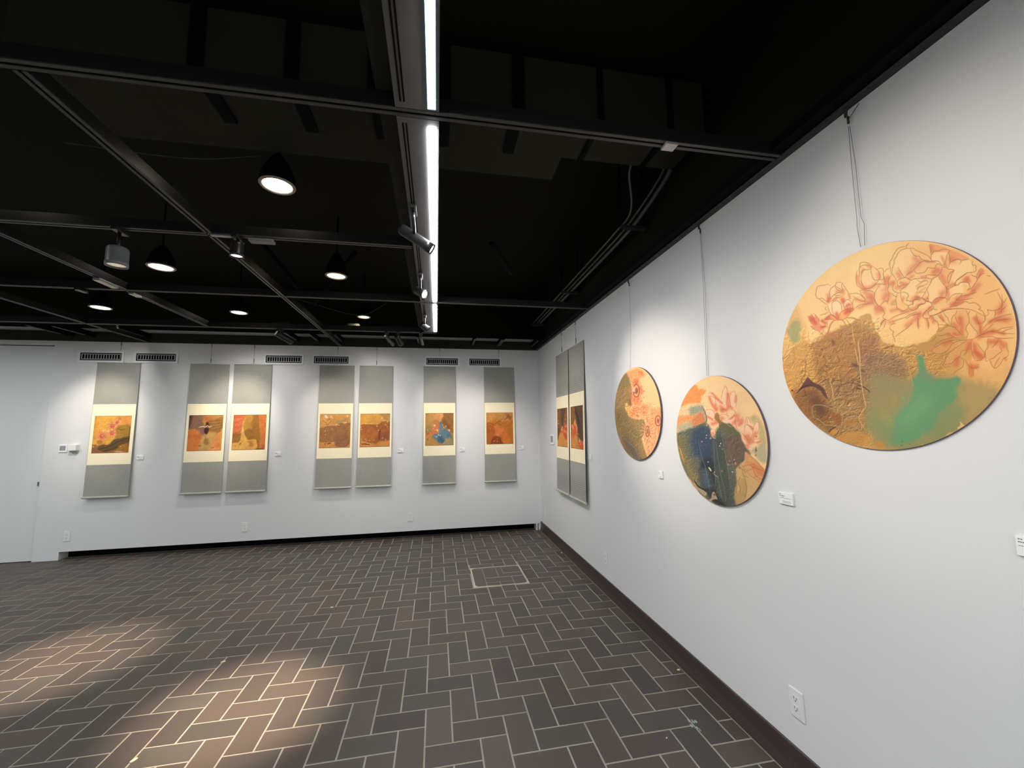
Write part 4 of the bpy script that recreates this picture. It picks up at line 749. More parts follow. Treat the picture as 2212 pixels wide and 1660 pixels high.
    for l in ([(800, 430), (830, 400), (900, 430), (980, 540), (1080, 620), (1140, 690)], [(795, 490), (850, 480), (930, 520), (950, 560), (960, 680)], [(795, 490), (840, 600), (870, 700)], [(1085, 540), (1110, 400), (1175, 258), (1215, 330), (1225, 480), (1200, 640), (1220, 780)], [(1225, 400), (1270, 560), (1300, 740)], [(1285, 470), (1320, 400), (1390, 372)], [(1380, 380), (1420, 470), (1430, 580), (1410, 740)], [(930, 500), (1010, 600), (1100, 660)],
              [(740, 800), (850, 790), (920, 850), (930, 900)], [(1310, 795), (1400, 830), (1390, 900), (1340, 970), (1250, 1020)], [(1040, 935), (1130, 895), (1230, 930), (1250, 990)], [(760, 930), (900, 1030), (960, 1060)], [(860, 1120), (960, 1090)], [(1420, 1100), (1430, 1200), (1520, 1290)], [(1610, 1350), (1615, 1200), (1660, 1130), (1760, 1210), (1800, 1300), (1780, 1400), (1730, 1490)], [(1790, 1290), (1840, 1140), (1900, 1065), (1945, 1130), (1930, 1260), (1880, 1360), (1780, 1450)],
              [(1640, 1100), (1650, 990), (1690, 970), (1730, 1040), (1750, 1100)], [(1680, 1100), (1670, 1000)], [(1660, 1110), (1760, 1180), (1820, 1230)], [(1530, 1300), (1620, 1400), (1700, 1500)], [(1760, 1490), (1880, 1460), (1990, 1480), (1930, 1540), (1820, 1540)], [(1420, 900), (1400, 1060), (1420, 1200)]): c.line(l, 0.9, (206, 100, 66), 0.85)
    for (x, y) in ((1070, 790), (1100, 770), (1130, 775), (1160, 790), (1090, 820), (1120, 810), (1180, 810), (1070, 830), (1140, 850), (1100, 850), (1210, 880)): c.line([(x - 12, y + 8), (x, y - 6), (x + 14, y + 4)], 0.8, (196, 70, 44), 0.85)
    c.poly([(940, 900), (990, 860), (1040, 920), (1050, 1020), (1100, 1060), (1060, 1160), (1000, 1080), (930, 1000)], (158, 112, 58), 0.9, soft=2, rough=0.8)
    c.line([(640, 700), (700, 820), (745, 950), (745, 1060), (680, 1110), (560, 1150), (430, 1190)], 2.0, (92, 84, 76), 0.75); c.line([(860, 1390), (900, 1430), (950, 1450)], 1.6, (226, 172, 96), 0.9)
    c.line([(1000, 1240), (1030, 1180), (960, 1220)], 1.4, (216, 170, 96), 0.8); c.line([(1210, 1130), (1260, 1160), (1330, 1190)], 1.4, (214, 188, 120), 0.7)
    # pale specks, drips
    rs = np.random.RandomState(3)
    for k in range(90):
        x, y = rs.uniform(180, 840), rs.uniform(1240, 1900); 
        if x < 200 + (y - 1240) * 0.2: continue
        c.line([(x, y), (x + rs.uniform(-18, 24), y + rs.uniform(10, 34))], rs.uniform(0.5, 1.7), (110, 132, 142), rs.uniform(0.2, 0.6))
    for (x, y, r, col) in ((640, 1520, 1.4, (240, 170, 170)), (840, 1445, 1.6, (244, 170, 160)), (740, 1435, 1.2, (244, 170, 150)), (748, 1378, 1.3, (220, 220, 220)), (755, 1150, 1.4, (240, 190, 160)), (1070, 1565, 1.3, (240, 240, 240)), (1048, 1620, 1.2, (240, 240, 240)), (785, 1985, 1.6, (160, 180, 190)),
                           (1270, 1960, 1.6, (206, 150, 140)), (1380, 1930, 1.2, (236, 216, 196)), (1340, 2210, 1.4, (240, 230, 220)), (1410, 2030, 2.2, (226, 120, 72)), (1410, 2000, 1.6, (226, 120, 72)), (1100, 2190, 2.6, (140, 116, 112)), (1240, 2040, 2.6, (150, 146, 120)), (1110, 1690, 2.4, (126, 122, 118)), (1500, 2110, 2.4, (170, 110, 84)), (930, 2215, 1.2, (226, 214, 170)), (1550, 2330, 1.6, (230, 190, 130))): c.dot(x, y, r, col, 0.9)
    c.line([(800, 2110), (830, 2150), (855, 2190)], 3.0, (242, 226, 168), 0.95, soft=0.5); c.line([(900, 2230), (940, 2280), (1010, 2330)], 1.4, (214, 196, 150), 0.85)
    for l in ([(560, 1480), (600, 1700), (640, 1880), (720, 2100), (800, 2500), (830, 2700)], [(910, 1500), (920, 1750), (930, 2100), (950, 2300), (940, 2600)], [(960, 1540), (1000, 1850), (1050, 2150), (1100, 2400), (1150, 2600), (1190, 2900)], [(1090, 1330), (1130, 1560), (1190, 1900), (1250, 2250), (1300, 2600)], [(1280, 1760), (1330, 1950), (1370, 2200)], [(1000, 2320), (1050, 2560), (1100, 2800)]):
        c.line(l, 1.1, (140, 156, 156), 0.6, soft=0.6)
    # rim chips
    for p in ([(420, 2450), (480, 2460), (560, 2540), (640, 2600), (760, 2700), (700, 2760), (600, 2660), (500, 2560)], [(860, 2800), (880, 2680), (930, 2660), (960, 2740), (1000, 2840), (940, 2830), (860, 2870), (780, 2880)]): c.poly(p, (186, 158, 126), 0.95, soft=1, rough=0.6)
    c.line([(480, 2420), (540, 2520), (620, 2580), (700, 2620), (740, 2660)], 3, (36, 34, 30), 0.9); c.line([(880, 2870), (960, 2860), (1060, 2920), (1180, 2990)], 4, (48, 42, 34), 0.9); c.line([(910, 2720), (940, 2740)], 2.4, (50, 40, 32), 0.9)
    c.line([(110, 1640), (150, 1700), (190, 1840), (230, 1960)], 2.2, (226, 156, 78), 0.9); c.line([(160, 1780), (200, 1900), (260, 2060)], 1.4, (206, 140, 60), 0.8)
    c.poly([(1060, 3010), (1180, 3040), (1400, 3020), (1300, 3060), (1120, 3060)], (214, 150, 84), 0.8, soft=2)
    c.grain(1.0, 0.05, 92, 2)
    return c
ART['lotus'] = dict(cv=paint_lotus(), gain=(1.0, 0.98, 0.95))

# ---- far round panel: daisies beside olive wash
def paint_daisy():
    c = Canvas(1316, 786, 1442, 1004, 4.2, (252, 202, 142), 13)
    c.tile(1320, 790, 7.905)
    c.grain(30, 0.05, 4)
    c.poly([(60, 800), (60, 400), (130, 250), (240, 130), (300, 170), (320, 260), (350, 400), (360, 520), (340, 600), (350, 680), (260, 640), (240, 720), (280, 840), (330, 880), (400, 900), (440, 910), (540, 920), (590, 960), (600, 1100), (520, 1250), (560, 1400), (620, 1620), (400, 1640), (200, 1400), (80, 1100)], (160, 126, 72), 0.97, soft=3, rough=1.5)
    c.poly([(130, 260), (240, 140), (310, 190), (330, 320), (250, 400), (160, 420)], (140, 118, 74), 0.7, soft=9, rough=2)
    c.poly([(80, 800), (200, 760), (300, 900), (420, 1100), (460, 1300), (300, 1350), (160, 1200)], (128, 104, 62), 0.75, soft=12, rough=3)
    c.poly([(190, 1230), (300, 1260), (420, 1400), (500, 1560), (560, 1640), (440, 1630), (260, 1450)], (98, 84, 72), 0.85, soft=10, rough=3)
    c.poly([(300, 580), (340, 560), (350, 680), (280, 700)], (150, 88, 42), 0.8, soft=4, rough=1)
    c.poly([(250, 700), (320, 680), (340, 850), (300, 840)], (242, 176, 84), 0.95, soft=3, rough=1)
    c.crumple([(80, 500), (240, 160), (350, 700), (560, 950), (560, 1500), (400, 1600), (120, 1100)], 6, 0.22, 55)
    c.veins([(80, 500), (300, 300), (350, 700), (560, 950), (560, 1500), (400, 1600), (120, 1100)], (184, 152, 100), 0.25, 9, 55, 0.03)
    for l in ([(360, 1180), (460, 1230)], [(340, 1150), (400, 1210), (470, 1240)], [(200, 1230), (330, 1340), (420, 1430), (480, 1600)], [(470, 1500), (550, 1600)], [(200, 880), (210, 980), (280, 1040), (360, 960)]): c.line(l, 1.0, (172, 160, 140), 0.7)
    # coral fields
    c.poly([(300, 120), (420, 60), (540, 90), (520, 180), (460, 260), (360, 270), (310, 200)], (250, 158, 96), 0.85, soft=5, rough=2)
    c.shade([(500, 120), (540, 160)], 7, (236, 104, 52), 0.6); c.shade([(440, 260), (430, 310)], 6, (234, 92, 52), 0.7); c.shade([(500, 380), (520, 460)], 5, (236, 108, 60), 0.6)
    c.poly([(350, 540), (500, 560), (520, 640), (480, 700), (360, 660)], (250, 140, 84), 0.8, soft=5, rough=2)
    c.poly([(340, 680), (520, 680), (640, 680), (760, 760), (850, 700), (855, 1100), (800, 1300), (700, 1480), (640, 1560), (560, 1380), (600, 1300), (560, 1150), (600, 950), (520, 900), (440, 910), (360, 880)], (252, 172, 116), 0.85, soft=5, rough=2)
    import random as _r; rr = _r.Random(4)
    def daisy(cx, cy, r0x, r0y, r1x, r1y, n, ca, w=1.1):
        for k in range(n):
            a = 2 * math.pi * k / n + rr.uniform(-.08, .08); q = rr.uniform(.8, 1.15)
            c.line([(cx + r0x * math.cos(a), cy + r0y * math.sin(a)), (cx + (r0x + r1x) / 2 * math.cos(a + .05), cy + (r0y + r1y) / 2 * math.sin(a + .05)), (cx + r1x * q * math.cos(a), cy + r1y * q * math.sin(a))], w, ca, 0.7)
    daisy(430, 430, 50, 100, 130, 200, 30, (228, 92, 50)); daisy(430, 430, 50, 100, 110, 150, 24, (244, 140, 90), 2)
    daisy(620, 1130, 30, 80, 110, 210, 28, (222, 84, 46)); daisy(620, 1130, 40, 100, 130, 260, 20, (252, 196, 144), 1.8)
    daisy(800, 950, 50, 80, 110, 240, 24, (226, 92, 52)); daisy(800, 950, 60, 100, 120, 320, 16, (252, 190, 130), 2)
    daisy(560, 760, 20, 30, 60, 110, 14, (228, 100, 60), 1.4); daisy(400, 800, 15, 20, 80, 90, 10, (232, 110, 66), 1.8); daisy(660, 700, 20, 30, 100, 90, 14, (240, 150, 100), 0.8)
    for (x, y, a, b) in ((430, 430, 52, 108), (622, 1125, 30, 88), (800, 945, 46, 85)):
        c.poly([(x + a * math.cos(t), y + b * math.sin(t)) for t in np.linspace(0, 2 * math.pi, 14)[:-1]], (252, 166, 110), 0.95, soft=1)
        c.line([(x + a * math.cos(t), y + b * math.sin(t)) for t in np.linspace(0, 2 * math.pi, 20)], 1.8, (150, 64, 40), 0.9, taper=False)
        c.poly([(x + 4 + a * .52 * math.cos(t), y + b * .52 * math.sin(t)) for t in np.linspace(0, 2 * math.pi, 12)[:-1]], (150, 84, 66), 0.9, soft=2)
    c.poly([(355, 380), (400, 360), (410, 430), (370, 450)], (252, 190, 150), 0.95, soft=1)
    c.line([(380, 450), (410, 470), (440, 460)], 1.8, (120, 60, 40), 0.8)
    for k in range(60):
        x, y = rr.uniform(560, 850), rr.uniform(700, 1540)
        if x > 560 + (1640 - y) * .35: pass
        c.line([(x, y), (x + rr.uniform(-24, 24), y + rr.uniform(30, 110))], rr.uniform(.6, 2), rr.choice([(232, 104, 60), (253, 206, 154), (244, 150, 98)]), 0.55)
    c.poly([(340, 840), (420, 820), (500, 820), (530, 870), (490, 930), (440, 910), (400, 890), (360, 900)], (253, 184, 130), 0.95, soft=1.5)
    c.shade([(440, 850), (460, 865)], 3, (214, 84, 50), 0.8); c.shade([(350, 860), (380, 830)], 4, (238, 110, 60), 0.7); c.line([(380, 760), (430, 720), (500, 750)], 3, (236, 120, 74), 0.7)
    c.line([(545, 435), (575, 438)], 1.6, (150, 80, 50), 0.8); c.line([(550, 540), (570, 550)], 1.4, (170, 90, 50), 0.7); c.dot(615, 1240, 1.6, (254, 210, 190), 0.9)
    c.crumple([(330, 120), (540, 90), (500, 560), (850, 720), (850, 1100), (640, 1560), (560, 1100), (400, 880)], 5, 0.16, 57)
    c.grain(1.0, 0.05, 93, 2)
    return c
ART['daisy'] = dict(cv=paint_daisy(), gain=(1.0, 0.98, 0.95))

# ---- scroll paintings, 0..100 each way
def S(base, seed): 
    c = Canvas(0, 0, 100, 100, 3.0, base, seed); c.grain(30, 0.09, seed + 1); return c
def scroll_art(name, c, n=170, gain=(0.86, 0.86, 0.88), amt=0.13):
    c.crumple([(-9, -9), (109, -9), (109, 109), (-9, 109)], 7, amt, len(name) * 3, stretch=1.4); c.grain(14, 0.10, 78, 3); c.grain(1.5, 0.05, 77, 2)
    c.poly([(-5, -5), (105, -5), (105, 1.0), (-5, 1.0)], (120, 70, 30), 0.55, soft=1, sm=False); c.poly([(-5, 98.7), (105, 98.7), (105, 105), (-5, 105)], (90, 60, 40), 0.6, soft=1, sm=False)
    c.poly([(-5, -5), (1.0, -5), (1.0, 105), (-5, 105)], (150, 90, 60), 0.45, soft=1, sm=False)
    ART[name] = dict(cv=c, n=n, gain=gain)
c = S((240, 168, 62), 41)
c.poly([(55, 0), (105, 0), (105, 45), (70, 30)], (238, 148, 66), 0.8, soft=14, rough=2)
c.poly([(62, 30), (74, 25), (100, 28), (103, 60), (80, 62), (60, 60)], (166, 128, 44), 0.95, soft=4, rough=2)
c.poly([(60, 34), (70, 38), (85, 36), (92, 50), (70, 62), (58, 58)], (184, 130, 44), 0.8, soft=5, rough=2)
c.poly([(-4, 76), (10, 77), (24, 78), (46, 76), (56, 63), (80, 60), (103, 56), (103, 104), (-4, 104)], (150, 106, 52), 0.95, soft=3, rough=1.5)
c.poly([(14, 88), (24, 78), (46, 76), (58, 63), (82, 60), (100, 58), (98, 72), (80, 80), (62, 90), (30, 96)], (100, 76, 40), 0.9, soft=3, rough=2)
c.poly([(70, 80), (90, 76), (103, 78), (103, 96), (84, 96)], (172, 112, 34), 0.85, soft=4, rough=1); c.poly([(-4, 84), (12, 86), (30, 97), (50, 98), (60, 104), (-4, 104)], (150, 92, 62), 0.8, soft=4, rough=2)
c.line([(18, 90), (40, 84), (60, 74), (95, 60)], 2, (62, 44, 22), 0.7); c.line([(30, 95), (55, 90), (75, 78)], 1.6, (70, 50, 24), 0.7); c.line([(25, 82), (45, 80), (60, 70)], 1.5, (126, 110, 64), 0.6); c.line([(66, 34), (74, 38), (84, 36)], 2, (96, 80, 20), 0.7)
c.line([(98, 30), (97, 60), (98, 80)], 2.4, (70, 58, 20), 0.7); c.line([(84, 96), (86, 88), (82, 84)], 1.6, (110, 74, 20), 0.7)
rr = random.Random(11)
for (x, y, r) in ((49, 27, 14), (50, 47, 14), (24, 54, 18), (61, 17, 11)):
    for k in range(26):
        a = 6.283 * k / 26 + rr.uniform(-.1, .1); q = r * rr.uniform(.8, 1.1)
        c.line([(x, y), (x + q * math.cos(a), y + q * .72 * math.sin(a))], 1.9, rr.choice([(250, 184, 124), (246, 160, 104), (250, 196, 140)]), 0.85)
    c.shade([(x, y)], r * 0.72, (226, 84, 54), 0.9); c.dot(x + 1, y, r * 0.16, (250, 160, 110), 0.8); c.line([(x - r * .3, y), (x, y + r * .22), (x + r * .3, y)], 1.4, (176, 50, 28), 0.7)
for (x, y, r) in ((26, 40, 2.6), (32, 39, 2.2), (40, 40, 3), (48, 37, 3), (14, 78, 2.4), (4, 82, 2), (76, 83, 1.4), (38, 77, 1.4), (84, 79, 1)): c.dot(x, y, r, (250, 196, 140) if y < 60 else (240, 160, 104), 0.9)
c.poly([(12, 66), (20, 64), (28, 70), (22, 76), (14, 74)], (176, 116, 42), 0.8, soft=3, rough=1); c.poly([(60, 96), (72, 94), (90, 98), (70, 99)], (240, 180, 120), 0.7, soft=2); c.poly([(62, 5), (70, 3), (72, 10), (64, 10)], (186, 130, 44), 0.7, soft=3)
scroll_art('gerbera_scroll', c)
c = S((206, 148, 70), 42)
c.poly([(-4, -4), (60, -4), (40, 10), (45, 30), (50, 60), (40, 52), (20, 40), (-4, 42)], (142, 100, 78), 0.97, soft=7, rough=3)
c.poly([(-4, -4), (10, -4), (8, 14), (4, 30), (-4, 36)], (76, 56, 44), 0.8, soft=6, rough=2)
c.poly([(35, 2), (64, 4), (70, 18), (56, 24), (46, 16)], (198, 110, 56), 0.85, soft=7, rough=3)
c.poly([(58, 14), (104, 6), (104, 38), (84, 50), (64, 46), (56, 30)], (158, 108, 46), 0.9, soft=6, rough=3)
for k in range(9): c.line([(58, 14 + k * 4), (78, 12 + k * 4.2), (99, 10 + k * 3.6)], 1.0, (118, 72, 28) if k % 2 else (196, 148, 74), 0.6)
c.poly([(-4, 42), (14, 39), (24, 41), (36, 52), (46, 62), (38, 68), (34, 100), (-4, 104)], (222, 124, 54), 0.97, soft=3, rough=1.5)
c.poly([(14, 56), (34, 54), (40, 66), (24, 70)], (208, 106, 50), 0.7, soft=6, rough=2)
c.poly([(40, 60), (60, 52), (82, 50), (72, 66), (70, 90), (60, 104), (34, 104), (38, 70)], (206, 160, 86), 0.9, soft=5, rough=2)
c.poly([(100, 38), (104, 104), (70, 104), (72, 74), (84, 56), (94, 46)], (236, 150, 78), 0.97, soft=3, rough=1.5); c.poly([(78, 84), (90, 78), (98, 86), (86, 92)], (216, 116, 56), 0.7, soft=4)
c.poly([(49, 70), (56, 64), (62, 72), (64, 84), (48, 82)], (150, 110, 56), 0.7, soft=5, rough=2)
c.poly([(46, 38), (52, 34), (60, 38), (58, 50), (52, 54), (47, 48)], (64, 34, 28), 0.95, soft=3, rough=1); c.poly([(50, 22), (56, 20), (60, 28), (56, 32), (50, 30)], (70, 34, 26), 0.9, soft=3, rough=1); c.line([(52, 54), (51, 66), (50, 76)], 1.6, (110, 84, 60), 0.7)
c.line([(30, 34), (38, 32), (44, 31), (46, 34), (50, 33), (54, 30), (58, 31), (61, 34), (66, 31)], 1.7, (248, 226, 196), 0.95, taper=False); c.line([(30, 34), (40, 33.5), (46, 33)], 1.2, (236, 200, 160), 0.8); c.line([(60, 35), (70, 33)], 1, (230, 190, 150), 0.7)
c.line([(34, 86), (40, 85)], 2.0, (80, 52, 22), 0.9); c.line([(68, 92), (78, 91)], 1.6, (120, 76, 30), 0.8)
scroll_art('purple_scroll', c)
c = S((214, 148, 62), 43)
c.poly([(-4, -4), (30, -4), (32, 10), (26, 26), (27, 42), (20, 54), (-4, 56)], (214, 108, 66), 0.97, soft=3, rough=1.5)
for k in range(7): c.line([(4, 8 + k * 7), (14, 6 + k * 7.4), (25, 3 + k * 7)], 1.3, (232, 146, 92) if k % 2 else (184, 78, 48), 0.65)
c.poly([(32, -4), (74, -4), (78, 40), (84, 60), (82, 72), (50, 72), (34, 56), (30, 44), (34, 24)], (196, 138, 50), 0.9, soft=4, rough=2)
c.poly([(58, -4), (76, -4), (80, 30), (84, 60), (84, 104), (74, 104), (74, 84), (56, 66), (56, 40)], (158, 104, 30), 0.9, soft=5, rough=3)
c.poly([(36, 44), (54, 40), (66, 52), (64, 68), (50, 72), (40, 64), (34, 52)], (150, 102, 38), 0.9, soft=4, rough=2)
c.poly([(74, -4), (104, -4), (104, 104), (84, 104), (86, 64), (80, 36)], (216, 118, 54), 0.97, soft=2.5, rough=1.2); c.poly([(90, 88), (98, 86), (98, 98), (88, 98)], (206, 84, 58), 0.7, soft=4)
c.poly([(-4, 56), (14, 52), (24, 54), (26, 70), (18, 78), (-4, 80)], (156, 106, 40), 0.95, soft=4, rough=2)
c.poly([(26, 46), (30, 36), (33, 44), (32, 52), (36, 60), (40, 68), (50, 72), (72, 72), (74, 100), (60, 104), (-4, 104), (-4, 82), (18, 78), (26, 68)], (226, 164, 76), 0.97, soft=2, rough=1.2)
c.line([(30, 36), (29, 44), (33, 46)], 2.6, (244, 188, 110), 0.9); c.line([(33, 50), (38, 62), (42, 68)], 2.4, (240, 186, 110), 0.8)
c.line([(22, 84), (28, 80)], 2.4, (104, 68, 22), 0.9); c.line([(8, 88), (14, 88)], 1.8, (124, 82, 30), 0.85); c.poly([(44, 76), (60, 74), (66, 84), (58, 92), (50, 88), (54, 82)], (182, 120, 44), 0.8, soft=4, rough=2)
c.line([(38, 4), (34, 14), (30, 28)], 1.4, (232, 168, 96), 0.6); c.line([(70, 98), (95, 97.5)], 1.6, (60, 30, 30), 0.7)
scroll_art('canyon_scroll', c)
def thicket(seed, base, sky, mass, dark, light, horizon):
    c = S(base, seed); rr = random.Random(seed)
    c.poly([(-4, -4), (104, -4), (104, 34), (-4, 34)], sky, 0.95, soft=6, rough=2)
    c.poly(horizon, mass, 0.97, soft=2.5, rough=1.6)
    for k in range(150):
        x, y = rr.uniform(2, 98), rr.uniform(34, 84); r = rr.uniform(1.5, 4.5); a = rr.uniform(0, 6.28)
        c.line([(x + r * math.cos(a), y + r * math.sin(a)), (x, y - r * .5), (x - r * math.cos(a + .8), y + r * .6)], rr.uniform(.6, 1.4), rr.choice([dark, light, light, mass]), rr.uniform(.35, .7))
    return c, rr
c, rr = thicket(44, (222, 148, 74), (226, 160, 80), (168, 112, 64), (130, 82, 46), (200, 146, 92), [(-4, 40), (16, 38), (20, 30), (30, 30), (36, 34), (54, 34), (62, 28), (76, 28), (104, 32), (104, 82), (96, 92), (84, 96), (60, 96), (52, 92), (50, 84), (28, 83), (12, 84), (-4, 78)])
c.poly([(50, 84), (52, 60), (70, 58), (96, 66), (96, 90), (84, 96), (60, 96), (52, 92)], (150, 98, 66), 0.45, soft=6, rough=2); c.line([(96, 84), (90, 93), (76, 96), (54, 95)], 1.2, (120, 60, 30), 0.7)
c.poly([(14, 34), (30, 32), (34, 31), (56, 31), (54, 34), (34, 34), (16, 36)], (238, 178, 100), 0.9, soft=1.5, rough=.8)
for l in ([(22, 22), (30, 14), (34, 22), (28, 28)], [(8, 18), (16, 24), (22, 26)], [(60, 32), (74, 20), (90, 14)], [(72, 22), (84, 22), (92, 26)]): c.line(l, 1.4, (150, 88, 46), 0.75)
for (x, y, r, col) in ((18, 7, 4, (236, 236, 214)), (22, 9, 3, (232, 240, 226)), (36, 8, 3.4, (248, 204, 150)), (40, 12, 2.4, (244, 196, 140)), (88, 6, 3, (248, 206, 160)), (54, 31, 2.4, (248, 190, 130)), (84, 25, 2.6, (246, 200, 150)), (62, 33, 2, (246, 190, 140)), (78, 27, 2, (244, 196, 140)), (18, 50, 2, (214, 178, 120)), (19, 60, 2, (214, 178, 120)), (40, 45, 2.6, (208, 160, 106))): c.dot(x, y, r, col, 0.85)
c.poly([(50, 24), (58, 18), (68, 18), (76, 16), (70, 24), (58, 28)], (172, 158, 98), 0.8, soft=3, rough=1.5); c.poly([(82, 14), (92, 10), (98, 14), (96, 20), (86, 20)], (178, 152, 92), 0.7, soft=3, rough=1.5)
c.line([(17, 88), (21, 88)], 1.8, (74, 44, 16), 0.95); c.line([(27, 88), (33, 86.5), (38, 85.5)], 2.4, (70, 42, 14), 0.95)
scroll_art('blossom_scroll', c)
c, rr = thicket(45, (222, 146, 66), (228, 164, 70), (176, 98, 46), (124, 60, 34), (206, 132, 74), [(-4, 38), (10, 32), (30, 32), (60, 32), (70, 26), (82, 22), (104, 30), (104, 78), (84, 80), (66, 84), (54, 90), (36, 88), (14, 82), (-4, 80)])
c.shade([(66, 52), (64, 76)], 6, (118, 56, 36), 0.85); c.poly([(68, 60), (98, 54), (98, 78), (70, 82)], (150, 82, 54), 0.6, soft=5, rough=2); c.poly([(14, 55), (40, 44), (56, 60), (40, 80), (16, 78)], (196, 112, 46), 0.55, soft=7, rough=2); c.poly([(-4, 50), (10, 50), (12, 80), (-4, 80)], (190, 132, 60), 0.6, soft=4, rough=1)
c.line([(0, 29), (20, 28), (40, 29), (60, 32)], 2.2, (238, 174, 88), 0.85); c.line([(24, 26), (40, 26)], 1.4, (176, 118, 40), 0.7); c.poly([(60, -4), (104, -4), (104, 26), (84, 24), (72, 10)], (190, 142, 74), 0.7, soft=7, rough=3)
for (x, y, r) in ((72, 13, 2), (76, 16, 1.4), (84, 19, 1.6), (91, 24, 2.2), (85, 34, 1.8), (80, 22, 1.4), (56, 38, 2), (61, 50, 1.8), (2, 40, 1.8), (4, 46, 1.8)): c.dot(x, y, r, (244, 208, 160), 0.85)
for (x, y) in ((4, 76), (18, 76), (22, 80), (32, 80), (46, 79), (86, 78), (6, 82), (90, 40), (76, 74)): c.dot(x, y, 2.2, (232, 164, 110), 0.75)
c.line([(6, 90.5), (14, 90), (24, 91), (33, 93)], 4.2, (126, 70, 20), 0.92); c.line([(8, 87), (20, 87.5), (32, 90)], 1.4, (240, 180, 110), 0.8)
scroll_art('forest_scroll', c)
c = S((198, 144, 74), 46)
c.poly([(40, -4), (70, -4), (64, 14), (56, 30), (46, 26), (30, 14)], (236, 162, 88), 0.9, soft=5, rough=2)
c.poly([(66, -4), (104, -4), (104, 60), (84, 56), (64, 40), (58, 26)], (162, 108, 52), 0.95, soft=4, rough=2.5); c.shade([(70, 30), (84, 44)], 12, (134, 80, 36), 0.6)
c.poly([(-4, 44), (14, 36), (26, 42), (20, 56), (-4, 60)], (156, 130, 78), 0.6, soft=6, rough=2)
c.poly([(32, 24), (48, 28), (48, 44), (44, 62), (26, 64), (10, 72), (-4, 66), (14, 58), (26, 50)], (222, 126, 70), 0.9, soft=4, rough=2); c.shade([(40, 26), (44, 44)], 5, (236, 122, 74), 0.8); c.shade([(6, 64), (20, 60)], 4, (196, 92, 44), 0.7)
c.poly([(50, 30), (56, 27), (60, 36), (62, 46), (74, 50), (88, 62), (92, 72), (84, 78), (70, 80), (70, 88), (60, 95), (48, 92), (36, 82), (24, 72), (30, 64), (46, 64), (50, 54), (49, 42)], (98, 128, 142), 0.97, soft=2.5, rough=1.5)
c.poly([(40, 78), (52, 72), (68, 84), (64, 94), (50, 90)], (68, 96, 112), 0.8, soft=5, rough=2); c.poly([(66, 58), (80, 60), (84, 72), (72, 76)], (88, 132, 138), 0.7, soft=5); c.shade([(53, 34), (53, 56)], 4, (134, 152, 158), 0.6)
c.poly([(84, 74), (104, 68), (104, 104), (70, 104), (66, 94)], (150, 146, 104), 0.85, soft=5, rough=2); c.line([(91, 70), (92, 80)], 3, (84, 84, 84), 0.7); c.line([(72, 62), (70, 72), (78, 76)], 1, (170, 180, 140), 0.7); c.line([(60, 95), (68, 90)], 1.6, (180, 196, 190), 0.8)
c.line([(6, 74), (10, 84)], 3, (104, 78, 40), 0.7); c.line([(70, 16), (64, 28)], 1.4, (110, 66, 30), 0.7)
for (x, y, r, col) in ((32, 38, 3.2, (252, 206, 150)), (42, 53, 3.4, (252, 212, 166)), (34, 52, 2, (244, 170, 110)), (85, 54, 3.2, (250, 206, 190)), (81, 52, 1.6, (250, 230, 220)), (72, 41, 2.6, (240, 160, 120)), (65, 44, 1.8, (226, 180, 150)), (61, 37, 1.6, (236, 200, 190)), (60, 50, 1.6, (206, 190, 170)), (46, 67, 2, (226, 216, 206)), (52, 69, 1.8, (236, 230, 220)), (39, 73, 1.8, (214, 206, 206)),
                       (8, 52, 2, (226, 178, 150)), (18, 61, 2, (246, 150, 96)), (6, 76, 1.4, (236, 190, 160)), (32, 71, 2, (150, 168, 170)), (92, 44, 1.4, (220, 140, 120))): c.dot(x, y, r, col, 0.9)
scroll_art('blue_scroll', c)
c = S((206, 120, 34), 47)
c.poly([(-4, -4), (104, -4), (104, 22), (60, 26), (30, 22), (-4, 30)], (216, 148, 70), 0.95, soft=8, rough=3); c.poly([(50, -4), (78, -4), (72, 20), (50, 20)], (200, 148, 66), 0.6, soft=7)
c.poly([(-4, 34), (28, 40), (34, 60), (26, 80), (-4, 104)], (184, 92, 34), 0.85, soft=8, rough=3); c.poly([(30, 44), (50, 40), (64, 54), (54, 68), (36, 74)], (232, 126, 66), 0.9, soft=6, rough=3); c.poly([(56, 70), (80, 66), (90, 96), (60, 104)], (234, 122, 50), 0.85, soft=9, rough=2)
c.poly([(24, 76), (44, 74), (56, 88), (64, 104), (14, 104)], (150, 60, 26), 0.9, soft=5, rough=2.5); c.poly([(66, 84), (100, 60), (104, 104), (70, 104)], (214, 116, 30), 0.5, soft=9)
for l in ([(0, 36), (16, 33), (30, 36), (44, 28), (58, 26)], [(6, 30), (20, 36), (34, 40)], [(40, 32), (50, 38), (60, 36)], [(54, 21), (70, 20), (84, 12), (92, 20)], [(74, 8), (78, 16), (70, 22)], [(86, 6), (88, 18), (96, 16)], [(74, 16), (90, 20), (98, 12)]): c.line(l, 1.6, (156, 74, 30), 0.8)
c.shade([(80, 8), (92, 14)], 8, (176, 88, 46), 0.7)
for (x, y, r) in ((6, 27, 2), (18, 24, 1.6), (38, 25, 2), (60, 26, 2.4), (66, 24, 1.4), (90, 8, 1.8), (14, 50, 1.4), (28, 90, 1.8), (40, 91, 2), (62, 38, 1.6), (72, 12, 1.4), (40, 83, 1.4)): c.dot(x, y, r, (236, 164, 100), 0.85)
c.line([(24, 92), (32, 88), (44, 92), (50, 96)], 1.4, (206, 120, 100), 0.7)
scroll_art('orange_scroll', c)
c = S((140, 92, 50), 48)
